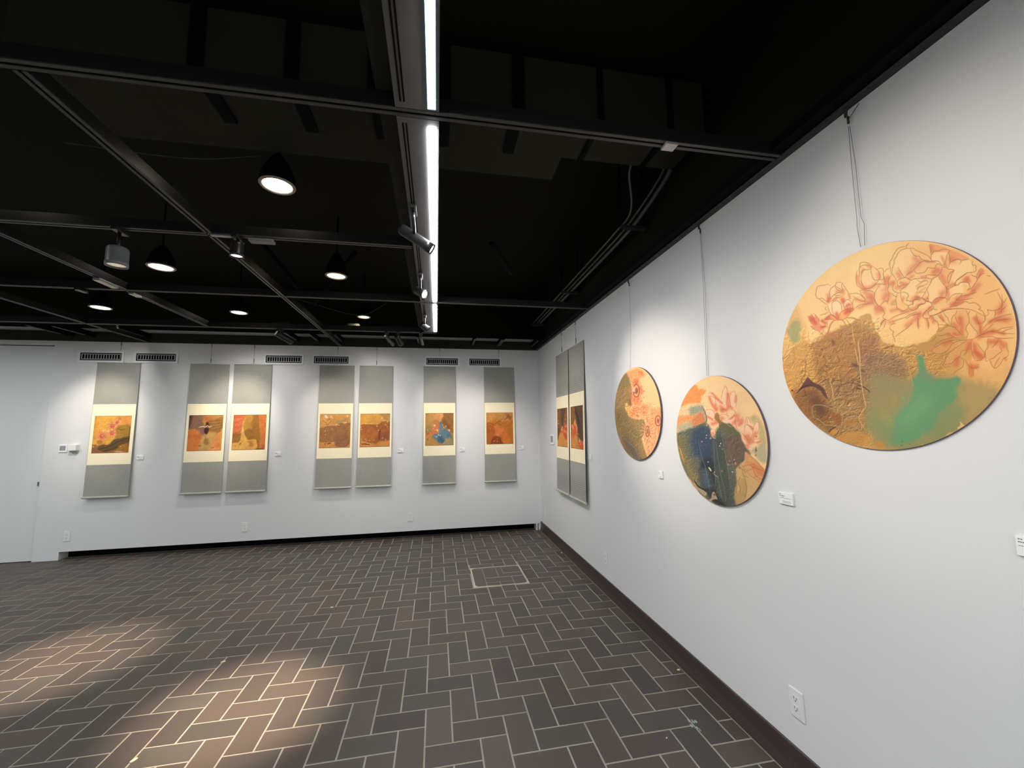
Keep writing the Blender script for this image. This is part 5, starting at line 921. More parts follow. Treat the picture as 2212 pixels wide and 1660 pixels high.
c.poly([(34, -4), (66, -4), (84, 4), (72, 20), (58, 40), (44, 46), (40, 20)], (96, 70, 62), 0.9, soft=7, rough=2); c.poly([(-4, 40), (20, 44), (30, 56), (20, 80), (-4, 84)], (112, 64, 36), 0.8, soft=7, rough=2)
c.poly([(8, 82), (22, 66), (40, 60), (58, 62), (70, 74), (84, 80), (104, 76), (104, 104), (-4, 104), (-4, 88)], (224, 148, 66), 0.97, soft=4, rough=2)
c.poly([(34, 56), (48, 50), (62, 52), (76, 44), (90, 40), (104, 44), (104, 76), (92, 84), (82, 80), (70, 66), (50, 62), (36, 64)], (232, 96, 50), 0.9, soft=4, rough=3)
for (x, y, r, col) in ((50, 50, 4, (248, 190, 150)), (44, 55, 3, (250, 200, 170)), (80, 46, 4, (250, 150, 90)), (70, 60, 3, (252, 190, 150)), (86, 62, 3.4, (250, 150, 100)), (78, 18, 2, (220, 170, 150)), (86, 30, 2.4, (246, 170, 100)), (92, 36, 2, (250, 180, 110)), (30, 6, 2.4, (186, 124, 70)), (12, 32, 2.6, (246, 176, 100)), (14, 40, 3.2, (246, 190, 120)), (14, 50, 3, (236, 130, 90)), (86, 84, 3, (246, 170, 110)), (74, 40, 2, (240, 190, 170))): c.dot(x, y, r, col, 0.9)
for l in ([(70, 58), (84, 60), (98, 68)], [(36, 54), (48, 58), (60, 54)], [(76, 46), (88, 48), (98, 46)]): c.line(l, 1.6, (252, 200, 160), 0.8)
for l in ([(64, 70), (76, 66), (90, 76)], [(80, 50), (90, 56)]): c.line(l, 2.4, (206, 64, 26), 0.8)
scroll_art('red_left_scroll', c)
c = S((150, 100, 46), 49)
c.poly([(-4, -4), (30, -4), (36, 12), (44, 30), (40, 44), (-4, 46)], (146, 96, 44), 0.9, soft=5, rough=2)
c.poly([(28, -4), (104, -4), (104, 78), (84, 80), (60, 70), (56, 50), (50, 32), (38, 12)], (104, 70, 50), 0.95, soft=5, rough=2)
c.poly([(34, 4), (48, 12), (66, 24), (76, 44), (78, 60), (70, 66), (60, 48), (50, 30), (40, 16)], (66, 58, 58), 0.92, soft=4, rough=3); c.shade([(44, 14), (70, 40)], 5, (46, 44, 50), 0.7)
c.poly([(-4, 66), (40, 68), (54, 72), (62, 80), (80, 84), (104, 84), (104, 104), (-4, 104)], (222, 144, 64), 0.97, soft=3, rough=2); c.poly([(-4, 44), (30, 42), (50, 42), (54, 54), (48, 70), (30, 74), (-4, 70)], (230, 104, 56), 0.92, soft=4, rough=2.5)
c.poly([(24, 44), (34, 32), (46, 42), (56, 54), (50, 62), (46, 50), (34, 44)], (238, 158, 84), 0.9, soft=2.5, rough=1.5); c.poly([(62, 84), (70, 80), (90, 82), (104, 80), (104, 94), (80, 98), (66, 92)], (232, 88, 44), 0.92, soft=3, rough=2)
for (x, y, r, col) in ((12, 46, 3.4, (250, 180, 150)), (20, 52, 3, (250, 160, 120)), (10, 62, 3.4, (240, 90, 60)), (28, 64, 3.4, (226, 80, 50)), (32, 8, 2.6, (206, 150, 100)), (38, 34, 2.6, (248, 200, 140)), (72, 82, 3, (250, 220, 210)), (78, 88, 3, (250, 160, 110)), (96, 86, 3, (250, 150, 100)), (70, 6, 2, (196, 120, 80)), (34, 72, 3, (246, 160, 100))): c.dot(x, y, r, col, 0.9)
c.line([(50, 66), (56, 64), (62, 67)], 1.6, (240, 190, 130), 0.9); c.line([(66, 74), (70, 78), (76, 79)], 1.8, (250, 226, 214), 0.95); c.line([(36, 30), (38, 38), (44, 44), (52, 52)], 1.6, (250, 190, 120), 0.85); c.line([(10, 52), (20, 48), (28, 54)], 1.6, (252, 190, 150), 0.8)
scroll_art('red_right_scroll', c)

# ------------------------------------------------------------------ ceiling: grid of slotted lighting rails
def rail_mesh(axis, c, a, b, z=H, w=0.040, h=0.055, clips=0):
    """two grey lips with a black slot between them, black web above"""
    bm = bmesh.new()
    def bb_(u0, u1, v0, v1, z0, z1, mi):
        if axis == 'y': box(bm, u0, u1, v0, v1, z0, z1, mi)
        else: box(bm, v0, v1, u0, u1, z0, z1, mi)
    bb_(c - w / 2, c - w * 0.14, a, b, z, z + 0.004, 1)
    bb_(c + w * 0.14, c + w / 2, a, b, z, z + 0.004, 1)
    bb_(c - w * 0.14, c + w * 0.14, a, b, z + 0.006, z + 0.010, 2)
    bb_(c - w / 2, c - w / 2 + 0.003, a, b, z + 0.004, z + h, 0)
    bb_(c + w / 2 - 0.003, c + w / 2, a, b, z + 0.004, z + h, 0)
    bb_(c - w / 2, c + w / 2, a, b, z + h, z + h + 0.004, 0)
    return bm
RM = [M['fixture'], M['railface'], M['slot']]
def rail(label, axis, c, a, b, z=H, **k):
    o = obj('ceiling_rail', rail_mesh(axis, c, a, b, z, **k), RM)
    return tag(o, label, 'ceiling rail', 'slotted rails of the ceiling grid')
dz = 0.0
rail('longest slotted black ceiling rail, running diagonally in the photo to the far wall', 'y', -1.335, 1.46, D - 0.04)
rail('slotted black ceiling rail running towards the far wall, middle one of three', 'y', -2.52, YF, 4.94)
rail('slotted black ceiling rail nearest the left edge, running to the far wall', 'y', -3.69, YF, D - 0.04)
rail('nearest slotted black ceiling rail crossing above the lens and ending at the right wall', 'x', 1.435, -2.495, A - 0.035)
rail('slotted black cross rail carrying the grey can light, ending at the light beam', 'x', 2.59, -6.0, -0.165)
rail('slotted black cross rail passing right under the light beam to the right wall', 'x', 3.75, -6.0, A - 0.035, w=0.034)
rail('farthest slotted black cross rail, just before the far wall', 'x', 4.98, -4.60, -0.01, w=0.050)

# joiners and clips on the rails
def clip(name, label, x0, x1, y0, y1, z0, z1, m, grp=None):
    return tag(obj(name, bx(x0, x1, y0, y1, z0, z1, 0.002), m), label, 'clip', grp)
clip('rail_adapter', 'bare metal clip on the nearest cross rail close to the right wall', 0.93, 0.985, 1.413, 1.457, H - 0.012, H, M['chip'])
clip('track_adapter', 'grey power adapter plate under the cross rail beside the white lit can', -1.12, -0.985, 2.565, 2.615, H - 0.030, H - 0.012, M['greyfix'])
clip('track_adapter', 'pale slim adapter in the second left rail near the small lit lens', -2.545, -2.50, 3.45, 3.64, H - 0.024, H - 0.004, M['chip'])
clip('track_adapter', 'pale short joiner on the second left rail just past the cross rail', -2.54, -2.50, 3.80, 3.90, H - 0.014, H, M['chip'])
clip('track_adapter', 'pale joiner strip in the cross rail right above the long diagonal rail', -1.33, -1.22, 2.578, 2.602, H - 0.008, H, M['chip'])

# ------------------------------------------------------------------ hanging light beams with LED strips
def led_beam(label, y0, y1, rounded=False, dots=True, track=True):
    t = thing('linear_light_fixture', label, 'light fixture', (-0.075, (y0 + y1) / 2, H), 'hanging beams with an LED strip')
    bm = bmesh.new()
    box(bm, -0.155, 0.003, y0, y1, H, H + 0.012)
    box(bm, -0.155, -0.150, y0, y1, H + 0.012, H + 0.07); box(bm, -0.002, 0.003, y0, y1, H + 0.012, H + 0.07)
    box(bm, -0.155, 0.003, y0, y1, H + 0.07, H + 0.08)
    obj('housing', bm, M['housing'], t)
    bm = bmesh.new(); box(bm, -0.225, -0.158, y0, y1, H + 0.06, H + 0.20)
    obj('wiring_box', bm, M['olive'], t)
    if track:
        bm = bmesh.new(); box(bm, -0.137, -0.131, y0 + 0.03, y1 - 0.03, H - 0.002, H - 0.0002); box(bm, -0.124, -0.118, y0 + 0.03, y1 - 0.03, H - 0.002, H - 0.0002)
        obj('track', bm, M['slot'], t)
    ys, ye = y0 + (0.04 if not dots else 0.012), y1 - (0.035 if rounded else 0.012)
    s = obj('led_strip', bx(-0.039, -0.009, ys, ye, H - 0.004, H - 0.0003), M['ledstrip'] if dots else M['leddiff'], t)
    if dots:
        bm = bmesh.new(); n = int((ye - ys) / 0.0347)
        for k in range(n):
            y = ye - 0.016 - k * 0.0347
            if y < ys: break
            lathe(bm, (-0.024, y, H - 0.0042), (0, 0, -1), [(0, 0.0098), (0.002, 0.0085), (0.003, 0.004)], 14)
        obj('diodes', bm, M['led'], s); 
    return t
led_beam('light beam with LED strip of separate bright dots, nearest the lens at the top edge', -2.2, 1.412)
led_beam('long middle light beam with glowing LED strip and spotlights hung on its left', 1.458, 3.728, dots=False)
led_beam('short far light beam with LED strip beyond the last cross rail', 3.772, 4.93, rounded=True, dots=False)
tag(obj('support_saddle', bx(-0.17, 0.03, 3.735, 3.765, H + 0.059, H + 0.075, 0.002), M['fixture']), 'black saddle over the cross rail where two light beams meet', 'bracket')

# ------------------------------------------------------------------ downlights
def downlight(x, y, label, lens, r=0.078, hh=0.17):
    z = H + 0.25
    t = thing('pendant_downlight', label, 'downlight', (x, y, z), 'pendant downlights above the grid')
    bm = bmesh.new()
    lathe(bm, (x, y, z), (0, 0, 1), [(0, r + 0.016), (0.012, r + 0.018), (0.05, r + 0.014), (hh * 0.7, r * 0.85), (hh, r * 0.45), (hh + 0.02, r * 0.30)], 32, cap0=False)
    obj('housing', bm, M['slot'], t)
    bm = bmesh.new(); lathe(bm, (x, y, z - 0.003), (0, 0, 1), [(0.004, r), (0, r + 0.003), (0, r + 0.014), (0.006, r + 0.019)], 32, cap0=False, cap1=False)
    obj('trim_ring', bm, M['ring'], t)
    bm = bmesh.new(); lathe(bm, (x, y, z + 0.003), (0, 0, -1), [(-0.004, r + 0.001), (0, r), (0.003, r * 0.7), (0.004, r * 0.2)], 32)
    obj('lens', bm, lens, t, smooth=True)
    bm = bmesh.new(); tube(bm, [(x, y, z + hh), (x, y, DECK)], 0.008)
    obj('stem', bm, M['slot'], t)
    return t
downlight(-0.921, 2.43, 'nearest pendant downlight, glowing white, above the long rail near the light beam', M['lens_white'])
downlight(-0.925, 3.859, 'pendant downlight with yellow lens and bell housing left of the light beam', M['lens_warm'], hh=0.2)
downlight(-0.918, 5.27, 'small far pendant downlight in line with the light beam side, yellow lens', M['lens_warm'], r=0.066)
downlight(-2.349, 3.857, 'bright pendant downlight right of the grey can light', M['lens_white'], r=0.084)
downlight(-2.345, 5.254, 'far pendant downlight above the middle of the far wall, warm white lens', M['lens_white'])
downlight(-3.755, 5.235, 'far left pendant downlight above the first air vent', M['lens_white'], r=0.084)
downlight(-2.400, 2.43, 'pendant downlight cut by the left edge of the photo', M['lens_white'])

# ------------------------------------------------------------------ track spotlights
def spotlight(base, head0, head1, r, label, lens, body=None, adapter=True, group='track spotlights'):
    body = body or M['fixture']
    t = thing('track_spotlight', label, 'spotlight', base, group)
    b = Vector(base); h0, h1 = Vector(head0), Vector(head1); d = (h1 - h0).normalized(); L = (h1 - h0).length
    if adapter:
        obj('adapter', bx(b.x - 0.017, b.x + 0.017, b.y - 0.05, b.y + 0.05, b.z - 0.024, b.z - 0.0035, 0.003), M['fixture'], t)
    mid = h0 + d * L * 0.45
    bm = bmesh.new(); tube(bm, [(b.x, b.y, b.z - 0.02), (b.x, b.y, (b.z + mid.z) / 2), tuple(mid)], 0.009)
    obj('arm', bm, M['fixture'], t)
    bm = bmesh.new(); lathe(bm, h0, d, [(0, r * 0.80), (0.008, r * 0.95), (0.02, r), (L * 0.80, r), (L * 0.80 + 0.002, r * 1.03), (L, r * 1.03), (L - 0.001, r * 0.92), (L - 0.012, r * 0.90)], 28, cap1=False)
    obj('head', bm, body, t)
    bm = bmesh.new(); lathe(bm, h0, d, [(L - 0.016, r * 0.9), (L - 0.010, r * 0.88), (L - 0.006, r * 0.4)], 28)
    obj('lens', bm, lens, t, smooth=True)
    return t
spotlight((-0.128, 2.10, H), (-0.205, 2.215, 1.112), (-0.028, 2.205, 0.995), 0.030, 'long tubular black spotlight under the light beam with a glaring lens, nearest of its row', M['lens_white'])
spotlight((-0.128, 3.05, H), (-0.165, 3.20, 1.10), (-0.095, 3.14, 1.045), 0.034, 'short round spotlight under the light beam with a white lens, middle of its row', M['lens_cool'])
spotlight((-0.128, 4.18, H), (-0.165, 4.25, 1.095), (-0.098, 4.29, 1.050), 0.034, 'unlit black spotlight at the far end of the light beam', M['ring'])
spotlight((-0.128, 0.80, H), (-0.20, 0.80, 1.10), (-0.07, 0.84, 1.04), 0.034, 'black spotlight under the nearest light beam, above the top edge of the photo', M['lens_cool'])
spotlight((-1.80, 2.59, H), (-1.80, 2.59, 1.062), (-1.80, 2.59, 0.950), 0.050, 'grey can shaped light hanging straight down under the cross rail', M['lens_dim'], body=M['greyfix'])
spotlight((-1.186, 2.59, H), (-1.186, 2.59, 1.135), (-1.186, 2.59, 1.045), 0.036, 'small black can light with a white lit lens in front of the long rail', M['lens_cool'])
spotlight((-2.834, 3.75, H), (-2.834, 3.75, 1.18), (-2.834, 3.75, 1.150), 0.034, 'small lit lens tucked under the cross rail at the left', M['lens_cool'])
far = [(-1.78, -1.835, 5.01, -1.70, 5.14, 'black spotlight under the farthest rail aimed at the pair of orange scrolls', 0.036),
       (-0.60, -0.62, 5.03, -0.54, 5.18, 'slim grey sided spotlight under the farthest rail, left of a matching pair', 0.020),
       (-0.47, -0.49, 5.00, -0.44, 5.12, 'stubby black spotlight with glinting rim under the farthest rail near the light beam', 0.034),
       (-0.20, -0.20, 5.03, -0.18, 5.13, 'tiny pale tipped spotlight under the farthest rail end', 0.016)]
for (bx0, hx, hy, ex, ey, lab, rr) in far:
    spotlight((bx0, 4.98, H), (hx, hy, 1.135), (ex, ey, 1.055), rr, lab, M['ring'], body=M['fixture'] if rr > 0.03 else M['housing'])
# hanging heads farther left along the same rail
spotlight((-4.6, 4.98, H), (-4.60, 5.0, 1.14), (-4.56, 5.10, 1.07), 0.03, 'black spotlight at the left end of the farthest rail', M['ring'])

# ------------------------------------------------------------------ struts between farthest rail and far wall
for i, (x, lab) in enumerate([(-4.515, 'leftmost dark ceiling strut before the far wall'), (-4.28, 'second dark ceiling strut from the left before the far wall'),
                              (-3.66, 'dark ceiling strut right of the leftmost long rail'), (-1.875, 'dark ceiling strut left of the black spotlight on the farthest rail'),
                              (-1.608, 'dark ceiling strut above the third air vent'), (-1.30, 'short dark ceiling strut touching the long rail end'),
                              (-0.67, 'dark ceiling strut above the second orange landscape scroll'), (-0.26, 'dark ceiling strut beside the end of the light beam'),
                              (0.512, 'dark ceiling strut above the last air vent'), (0.905, 'thick dark ceiling strut above the rightmost scroll'),
                              (1.412, 'dark ceiling strut in the far right corner')]):
    w = 0.028 if i != 9 else 0.05
    y0 = 5.33 + i * 0.015
    bm = bmesh.new(); box(bm, x - w / 2, x + w / 2, y0, y0 + 0.42, H + 0.045, H + 0.050, 1); box(bm, x - w / 2 + 0.001, x + w / 2 - 0.001, y0, D - 0.036, H + 0.050, H + 0.11, 0)
    tag(obj('ceiling_strut', bm, [M['slot'], M['railface']]), lab, 'strut', 'struts along the far wall')

# ------------------------------------------------------------------ duct, hangers, conduits above the grid
duct = thing('air_duct', 'broad dusty black air duct crossing above the nearest rail', 'duct', (-0.15, 2.1, 1.60))
bm = bmesh.new(); box(bm, -1.75, 0.725, 1.84, 2.38, 1.60, 1.90); box(bm, 0.725, 1.45, 1.84, 2.16, 1.60, 1.90)
obj('duct_body', bm, M['olive'], duct)
for x in (-1.05, -0.66, -0.30, 0.03, 0.40, 0.84, 1.24):
    w = 0.014 if x > 0.8 else 0.03
    bm = bmesh.new(); box(bm, x - w, x + w, 1.824, 1.8395, 1.585, 1.92); box(bm, x - w, x + w, 1.8395, 2.16, 1.585, 1.5995)
    obj('strap', bm, M['slot'], duct)
for x, lab in ((1.335, 'grey electrical conduit nearest the room centre in the bundle by the right wall'), (1.385, 'middle grey electrical conduit of the bundle by the right wall'),
               (1.43, 'thick grey electrical conduit nearest the right wall')):
    r = 0.007 if x < 1.42 else 0.014
    k = 1.20 if x < 1.34 else x + 0.03
    pts = curve_pts([(k, 2.17, 1.66), (k + 0.01, 2.26, 1.61), (x, 2.50, 1.50), (x, 2.8, 1.47), (x, 3.6, 1.465), (x, 5.45, 1.465)], 8)
    bm = bmesh.new(); tube(bm, pts, r, 10)
    tag(obj('electrical_conduit', bm, M['housing'], None, True), lab, 'conduit', 'conduits above the right wall')
for y, lab in ((2.60, 'nearest dark bracket carrying the conduits by the right wall'), (4.04, 'middle dark bracket carrying the conduits by the right wall'), (5.43, 'farthest dark bracket carrying the conduits by the right wall')):
    t = thing('conduit_bracket', lab, 'bracket', (1.4, y, 1.44), 'brackets carrying the conduits')
    obj('channel', bx(1.305, 1.50, y - 0.018, y + 0.018, 1.425, 1.447, 0.002), M['rail'], t)
    bm = bmesh.new(); tube(bm, [(1.312, y, 1.40), (1.312, y, DECK)], 0.005); tube(bm, [(1.495, y, 1.40), (1.495, y, DECK)], 0.005)
    obj('rod', bm, M['slot'], t)
# loose pipes and cables up in the dark
def pipe(pts, r, lab, name='ceiling_pipe', cat='pipe', m='slot'):
    bm = bmesh.new(); tube(bm, curve_pts(pts, 6), r, 8); tag(obj(name, bm, M[m], None, True), lab, cat)
pipe([(0.42, 3.05, 1.46), (0.68, 3.55, 1.42)], 0.022, 'black slanting pipe in the dark right of the light beam')
pipe([(-1.75, 4.1, 1.9), (-1.55, 4.8, 1.62)], 0.03, 'black slanting brace left of the yellow lensed downlight')
pipe([(-0.80, 4.05, 1.75), (-1.35, 4.7, 1.40)], 0.022, 'black slanting brace beside the yellow lensed downlight')
pipe([(-3.9, 3.4, 1.75), (-4.6, 4.2, 1.55)], 0.03, 'dusty slanting pipe left of the grey can light', m='olive')
pipe([(-2.0, 2.45, 1.58), (-1.4, 2.44, 1.55), (-1.02, 2.43, 1.60)], 0.003, 'thin drooping cable reaching the nearest downlight', 'drooping_cable', 'cable', 'rail')
pipe([(-1.9, 4.6, 1.52), (-1.45, 4.75, 1.44), (-0.95, 5.1, 1.40), (-0.6, 4.9, 1.5)], 0.003, 'thin drooping cable between the far downlights', 'drooping_cable', 'cable', 'rail')
for x, lab in ((-1.862, 'small grey junction box above the black spotlight of the farthest rail'), (-1.03, 'small grey junction box left of the far yellow downlight'),
               (-0.523, 'small grey junction box between the far yellow downlight and the light beam'), (-4.05, 'small grey junction box at the far left above the rail'), (-2.95, 'small grey junction box right of the far left downlight')):
    t = thing('junction_box', lab, 'junction box', (x, 5.30, 1.305), 'junction boxes above the farthest rail')
    obj('body', bx(x - 0.08, x + 0.06, 5.24, 5.36, 1.29, 1.33, 0.004), M['olive'], t)
    obj('connector', bx(x - 0.115, x - 0.081, 5.27, 5.31, 1.295, 1.315, 0.004), M['housing'], t)

# ------------------------------------------------------------------ air vents of the far wall
def vent(x0, label):
    W_, z0, z1 = 0.505, 0.905, 1.055
    y = D
    t = thing('air_vent', label, 'air vent', (x0 + W_ / 2, y, z0), 'air vents along the top of the far wall')
    bm = bmesh.new(); x1 = x0 + W_; e = 0.026
    for (a, b, c, d) in ((x0, x1, z0, z0 + e), (x0, x1, z1 - e, z1), (x0, x0 + e, z0 + e, z1 - e), (x1 - e, x1, z0 + e, z1 - e)):
        box(bm, a, b, y - 0.010, y - 0.0005, c, d)
    obj('frame', bm, M['white_enamel'], t)
    bm = bmesh.new(); box(bm, x0 + e, x1 - e, y - 0.0015, y - 0.0004, z0 + e, z1 - e); obj('duct_opening', bm, M['void'], t)
    bm = bmesh.new(); g0 = e + 0.012; f = 0.009
    for (a, b, c, d) in ((x0 + g0, x1 - g0, z0 + g0, z0 + g0 + f), (x0 + g0, x1 - g0, z1 - g0 - f, z1 - g0), (x0 + g0, x0 + g0 + f, z0 + g0 + f, z1 - g0 - f), (x1 - g0 - f, x1 - g0, z0 + g0 + f, z1 - g0 - f)):
        box(bm, a, b, y - 0.006, y - 0.0016, c, d)
    obj('inner_frame', bm, M['ventslat'], t)
    bm = bmesh.new(); n = 14; a0, a1 = x0 + g0 + f, x1 - g0 - f
    for k in range(1, n):
        x = a0 + (a1 - a0) * k / n
        box(bm, x - 0.004, x + 0.004, y - 0.006, y - 0.0016, z0 + g0 + f, z1 - g0 - f)
    obj('louvre', bm, M['ventslat'], t)
    return t
v0 = vent(-4.462, 'leftmost white air vent, above the gerbera scroll')
for x0, lab in ((-3.848, 'white air vent second from the left, above bare wall between scrolls'), (-2.318, 'white air vent above the right side of the orange canyon scroll'),
                (-1.706, 'white air vent above the left landscape scroll'), (-0.178, 'white air vent above the blue mountain scroll'), (0.445, 'rightmost white air vent, left of the last scroll')):
    dup(v0, (x0 + 4.462, 0, 0), lab)

# ------------------------------------------------------------------ hanging scrolls
Z1, Z2, Z3, Z4, Z5, Z6 = 0.898, 0.371, 0.224, -0.238, -0.380, -0.768
def grid_mesh(name, P, nx, ny, colors, m, parent):
    """P: (ny+1)*(nx+1) points row by row, quads, point colour attribute 'paint'"""
    me = bpy.data.meshes.new(name)
    nv = (nx + 1) * (ny + 1)
    idx = np.arange(nv).reshape(ny + 1, nx + 1)
    q = np.stack([idx[:-1, :-1], idx[:-1, 1:], idx[1:, 1:], idx[1:, :-1]], -1).reshape(-1, 4)
    me.vertices.add(nv); me.vertices.foreach_set('co', P.astype(np.float32).ravel())
    me.loops.add(q.size); me.loops.foreach_set('vertex_index', q.astype(np.int32).ravel())
    me.polygons.add(len(q)); me.polygons.foreach_set('loop_start', np.arange(0, q.size, 4, dtype=np.int32))
    me.polygons.foreach_set('loop_total', np.full(len(q), 4, np.int32))
    me.update(calc_edges=True); me.validate()
    at = me.color_attributes.new('paint', 'FLOAT_COLOR', 'POINT')
    c4 = np.ones((nv, 4), np.float32); c4[:, :3] = colors; at.data.foreach_set('color', c4.ravel())
    me.materials.append(m)
    o = bpy.data.objects.new(name, me); C.objects.link(o); o.parent = parent; o.location = -parent.location
    return o

def scroll(wall, c, w, label, art, lean=0.0):
    """wall 'back' (c = x centre) or 'right' (c = y centre); lower end stands off the wall on its roller"""
    zt = Z1
    def pt(u, z, off):        # u along the wall (left to right as seen), off = distance from wall
        s = 0.010 + 0.030 * (zt - z) / (zt - Z6)
        if wall == 'back': return (c + u, D - s - off, z)
        return (A - s - off, c - u, z)
    loc = (c, D, zt) if wall == 'back' else (A, c, zt)
    t = thing('hanging_scroll', label, 'scroll painting', loc, 'hanging scroll paintings')
    def sheet(bm, u0, u1, z0, z1, off, th=0.0012, n=1):
        for k in range(n):
            za, zb = z0 + (z1 - z0) * k / n, z0 + (z1 - z0) * (k + 1) / n
            v = [bm.verts.new(pt(u, z, o_)) for o_ in (off, off - th) for z in (za, zb) for u in (u0, u1)]
            fs = [(0, 1, 3, 2), (4, 6, 7, 5), (0, 4, 5, 1), (2, 3, 7, 6), (0, 2, 6, 4), (1, 5, 7, 3)]
            for f in fs: bm.faces.new([v[i] for i in f])
        bmesh.ops.recalc_face_normals(bm, faces=bm.faces[:])
    h = w / 2
    bm = bmesh.new(); sheet(bm, -h, h, Z6, zt, 0.0)
    obj('brocade_mount', bm, M['brocade'], t)
    bm = bmesh.new(); sheet(bm, -h + 0.004, h - 0.004, Z5, Z2, 0.0012, 0.001)
    obj('paper_mount', bm, M['cream'], t)
    # painting
    aw = 0.199
    nx = ny = art['n']; uu = np.linspace(-aw, aw, nx + 1); zz = np.linspace(Z4, Z3, ny + 1)
    UU, ZZ = np.meshgrid(uu, zz)
    s = 0.010 + 0.030 * (zt - ZZ) / (zt - Z6) + 0.0020
    P = np.stack([c + UU, D - s, ZZ], -1) if wall == 'back' else np.stack([A - s, c - UU, ZZ], -1)
    grid_mesh('painting', P.reshape(-1, 3), nx, ny, sample(art, (UU + aw) / (2 * aw), 1 - (ZZ - Z4) / (Z3 - Z4)), M['art'], t)
    # roller and top rod
    bm = bmesh.new(); a, b = Vector(pt(-h - 0.006, Z6 - 0.004, 0.004)), Vector(pt(h + 0.006, Z6 - 0.004, 0.004))
    lathe(bm, a, b - a, [(0, 0.0115), (0.004, 0.013), ((b - a).length - 0.004, 0.013), ((b - a).length, 0.0115)], 20)
    obj('roller', bm, M['roller'], t)
    bm = bmesh.new(); a, b = Vector(pt(-h, zt, 0.001)), Vector(pt(h, zt, 0.001)); tube(bm, [a, b], 0.005, 10)
    obj('top_rod', bm, M['roller'], t)
    k = Vector(pt(0, zt + 0.022, -0.004))
    bm = bmesh.new(); tube(bm, [pt(-0.13, zt + 0.003, 0), k, pt(0.13, zt + 0.003, 0)], 0.0022, 6)
    obj('hanging_cord', bm, M['card'], t)
    # picture hook and wire that the scroll hangs from
    wl = thing('picture_hanger', HANGER[(wall, round(c, 1))], 'picture hanger', (k.x, k.y, H), 'wall hangers above the pictures')
    bm = bmesh.new(); q = k
    tube(bm, [(q.x, q.y, H - 0.002), (q.x, q.y, k.z + 0.045)], 0.0013, 6)
    obj('wire', bm, M['steel'], wl)
    bm = bmesh.new(); tube(bm, [(q.x, q.y, k.z + 0.055), (q.x, q.y, k.z + 0.002)], 0.0045, 8); tube(bm, [(q.x, q.y, k.z + 0.004), (q.x, q.y - 0.006 if wall == 'back' else q.y, k.z - 0.004), (q.x, q.y, k.z + 0.012)], 0.0025, 6)
    obj('lower_hook', bm, M['steel'], wl)
    bm = bmesh.new(); tube(bm, [(q.x, q.y, H), (q.x, q.y, H - 0.045)], 0.0045, 8)
    obj('upper_hook', bm, M['steel'], wl)
    return t
HANGER = {('back', -4.0): 'thin picture hanger over the gerbera scroll in front of the first vent', ('back', -3.0): 'thin picture hanger above the dark purple landscape scroll',
          ('back', -2.4): 'thin picture hanger above the orange canyon scroll', ('back', -1.4): 'thin picture hanger over the fourth vent',
          ('back', -0.8): 'thin picture hanger above the brown forest scroll', ('back', 0.0): 'thin picture hanger in front of the fifth vent',
          ('back', 0.9): 'thin picture hanger above the rightmost far wall scroll', ('right', 4.7): 'picture hanger of the farther right wall scroll, nearest the corner',
          ('right', 4.2): 'picture hanger of the nearer right wall scroll'}
scroll('back', -4.0, 0.478, 'leftmost grey green hanging scroll with pink gerbera flowers over dark leaves', ART['gerbera_scroll'])
scroll('back', -2.957, 0.466, 'hanging scroll with purple brown sky, white streak and orange hill, left of its pair', ART['purple_scroll'])
scroll('back', -2.438, 0.466, 'hanging scroll with red cliff and olive rock in an orange canyon, right of its pair', ART['canyon_scroll'])
scroll('back', -1.371, 0.460, 'hanging scroll with brown thicket and pale blossoms, left of the middle pair', ART['blossom_scroll'])
scroll('back', -0.846, 0.454, 'hanging scroll with reddish brown thicket under a yellow sky, right of the middle pair', ART['forest_scroll'])
scroll('back', 0.038, 0.458, 'hanging scroll with a blue mountain and white blossoms on ochre', ART['blue_scroll'])
scroll('back', 0.913, 0.456, 'rightmost far wall scroll, all glowing orange with a dark red foot', ART['orange_scroll'])
scroll('right', 4.722, 0.484, 'right wall scroll nearest the corner, red blossoms and dark trunk over gold', ART['red_left_scroll'])
scroll('right', 4.205, 0.484, 'right wall scroll nearer the lens, red blossoms below a dark blue trunk', ART['red_right_scroll'])

# ------------------------------------------------------------------ round panels on the right wall
def round_panel(yc, zc, ry, rz, th, art, n, label, name_grp='round flower paintings on the right wall'):
    t = thing('round_painting', label, 'painting', (A, yc, zc), name_grp)
    bm = bmesh.new()
    lathe(bm, (A - 0.0005, yc, zc), (-1, 0, 0), [(0, 0.996), (0.001, 1.0), (th - 0.002, 1.0), (th - 0.0006, 0.996)], 160, cap1=False)
    for v in bm.verts: v.co.y = yc + (v.co.y - yc) * ry; v.co.z = zc + (v.co.z - zc) * rz
    obj('panel_side', bm, M['edge_dark'], t)
    g = np.linspace(-1, 1, n + 1); a, b = np.meshgrid(g, g)
    # concentric square-to-disc map
    rr = np.maximum(np.abs(a), np.abs(b)); 
    with np.errstate(divide='ignore', invalid='ignore'):
        ph = np.where(np.abs(a) > np.abs(b), (math.pi / 4) * np.where(a != 0, b / a, 0), math.pi / 2 - (math.pi / 4) * np.where(b != 0, a / b, 0))
    rs = np.where(np.abs(a) > np.abs(b), a, b)
    U = rs * np.cos(ph) * (ry - 0.001); V = rs * np.sin(ph) * (rz - 0.001)
    P = np.stack([np.full_like(U, A - th), yc - U, zc + V], -1)
    Yw, Zw = yc - U, zc + V
    grid_mesh('painted_face', P.reshape(-1, 3), n, n, sample_plane(art, Yw, Zw, th), M['gold_art'], t)
    return t
round_panel(1.158, 0.262, 0.371, 0.3585, 0.008, ART['peony'], 640, 'large round gold painting with coral peonies and a green wash, nearest the lens')
round_panel(2.006, -0.083, 0.363, 0.352, 0.013, ART['lotus'], 480, 'middle round painting with pink lotus flowers above dark blue')
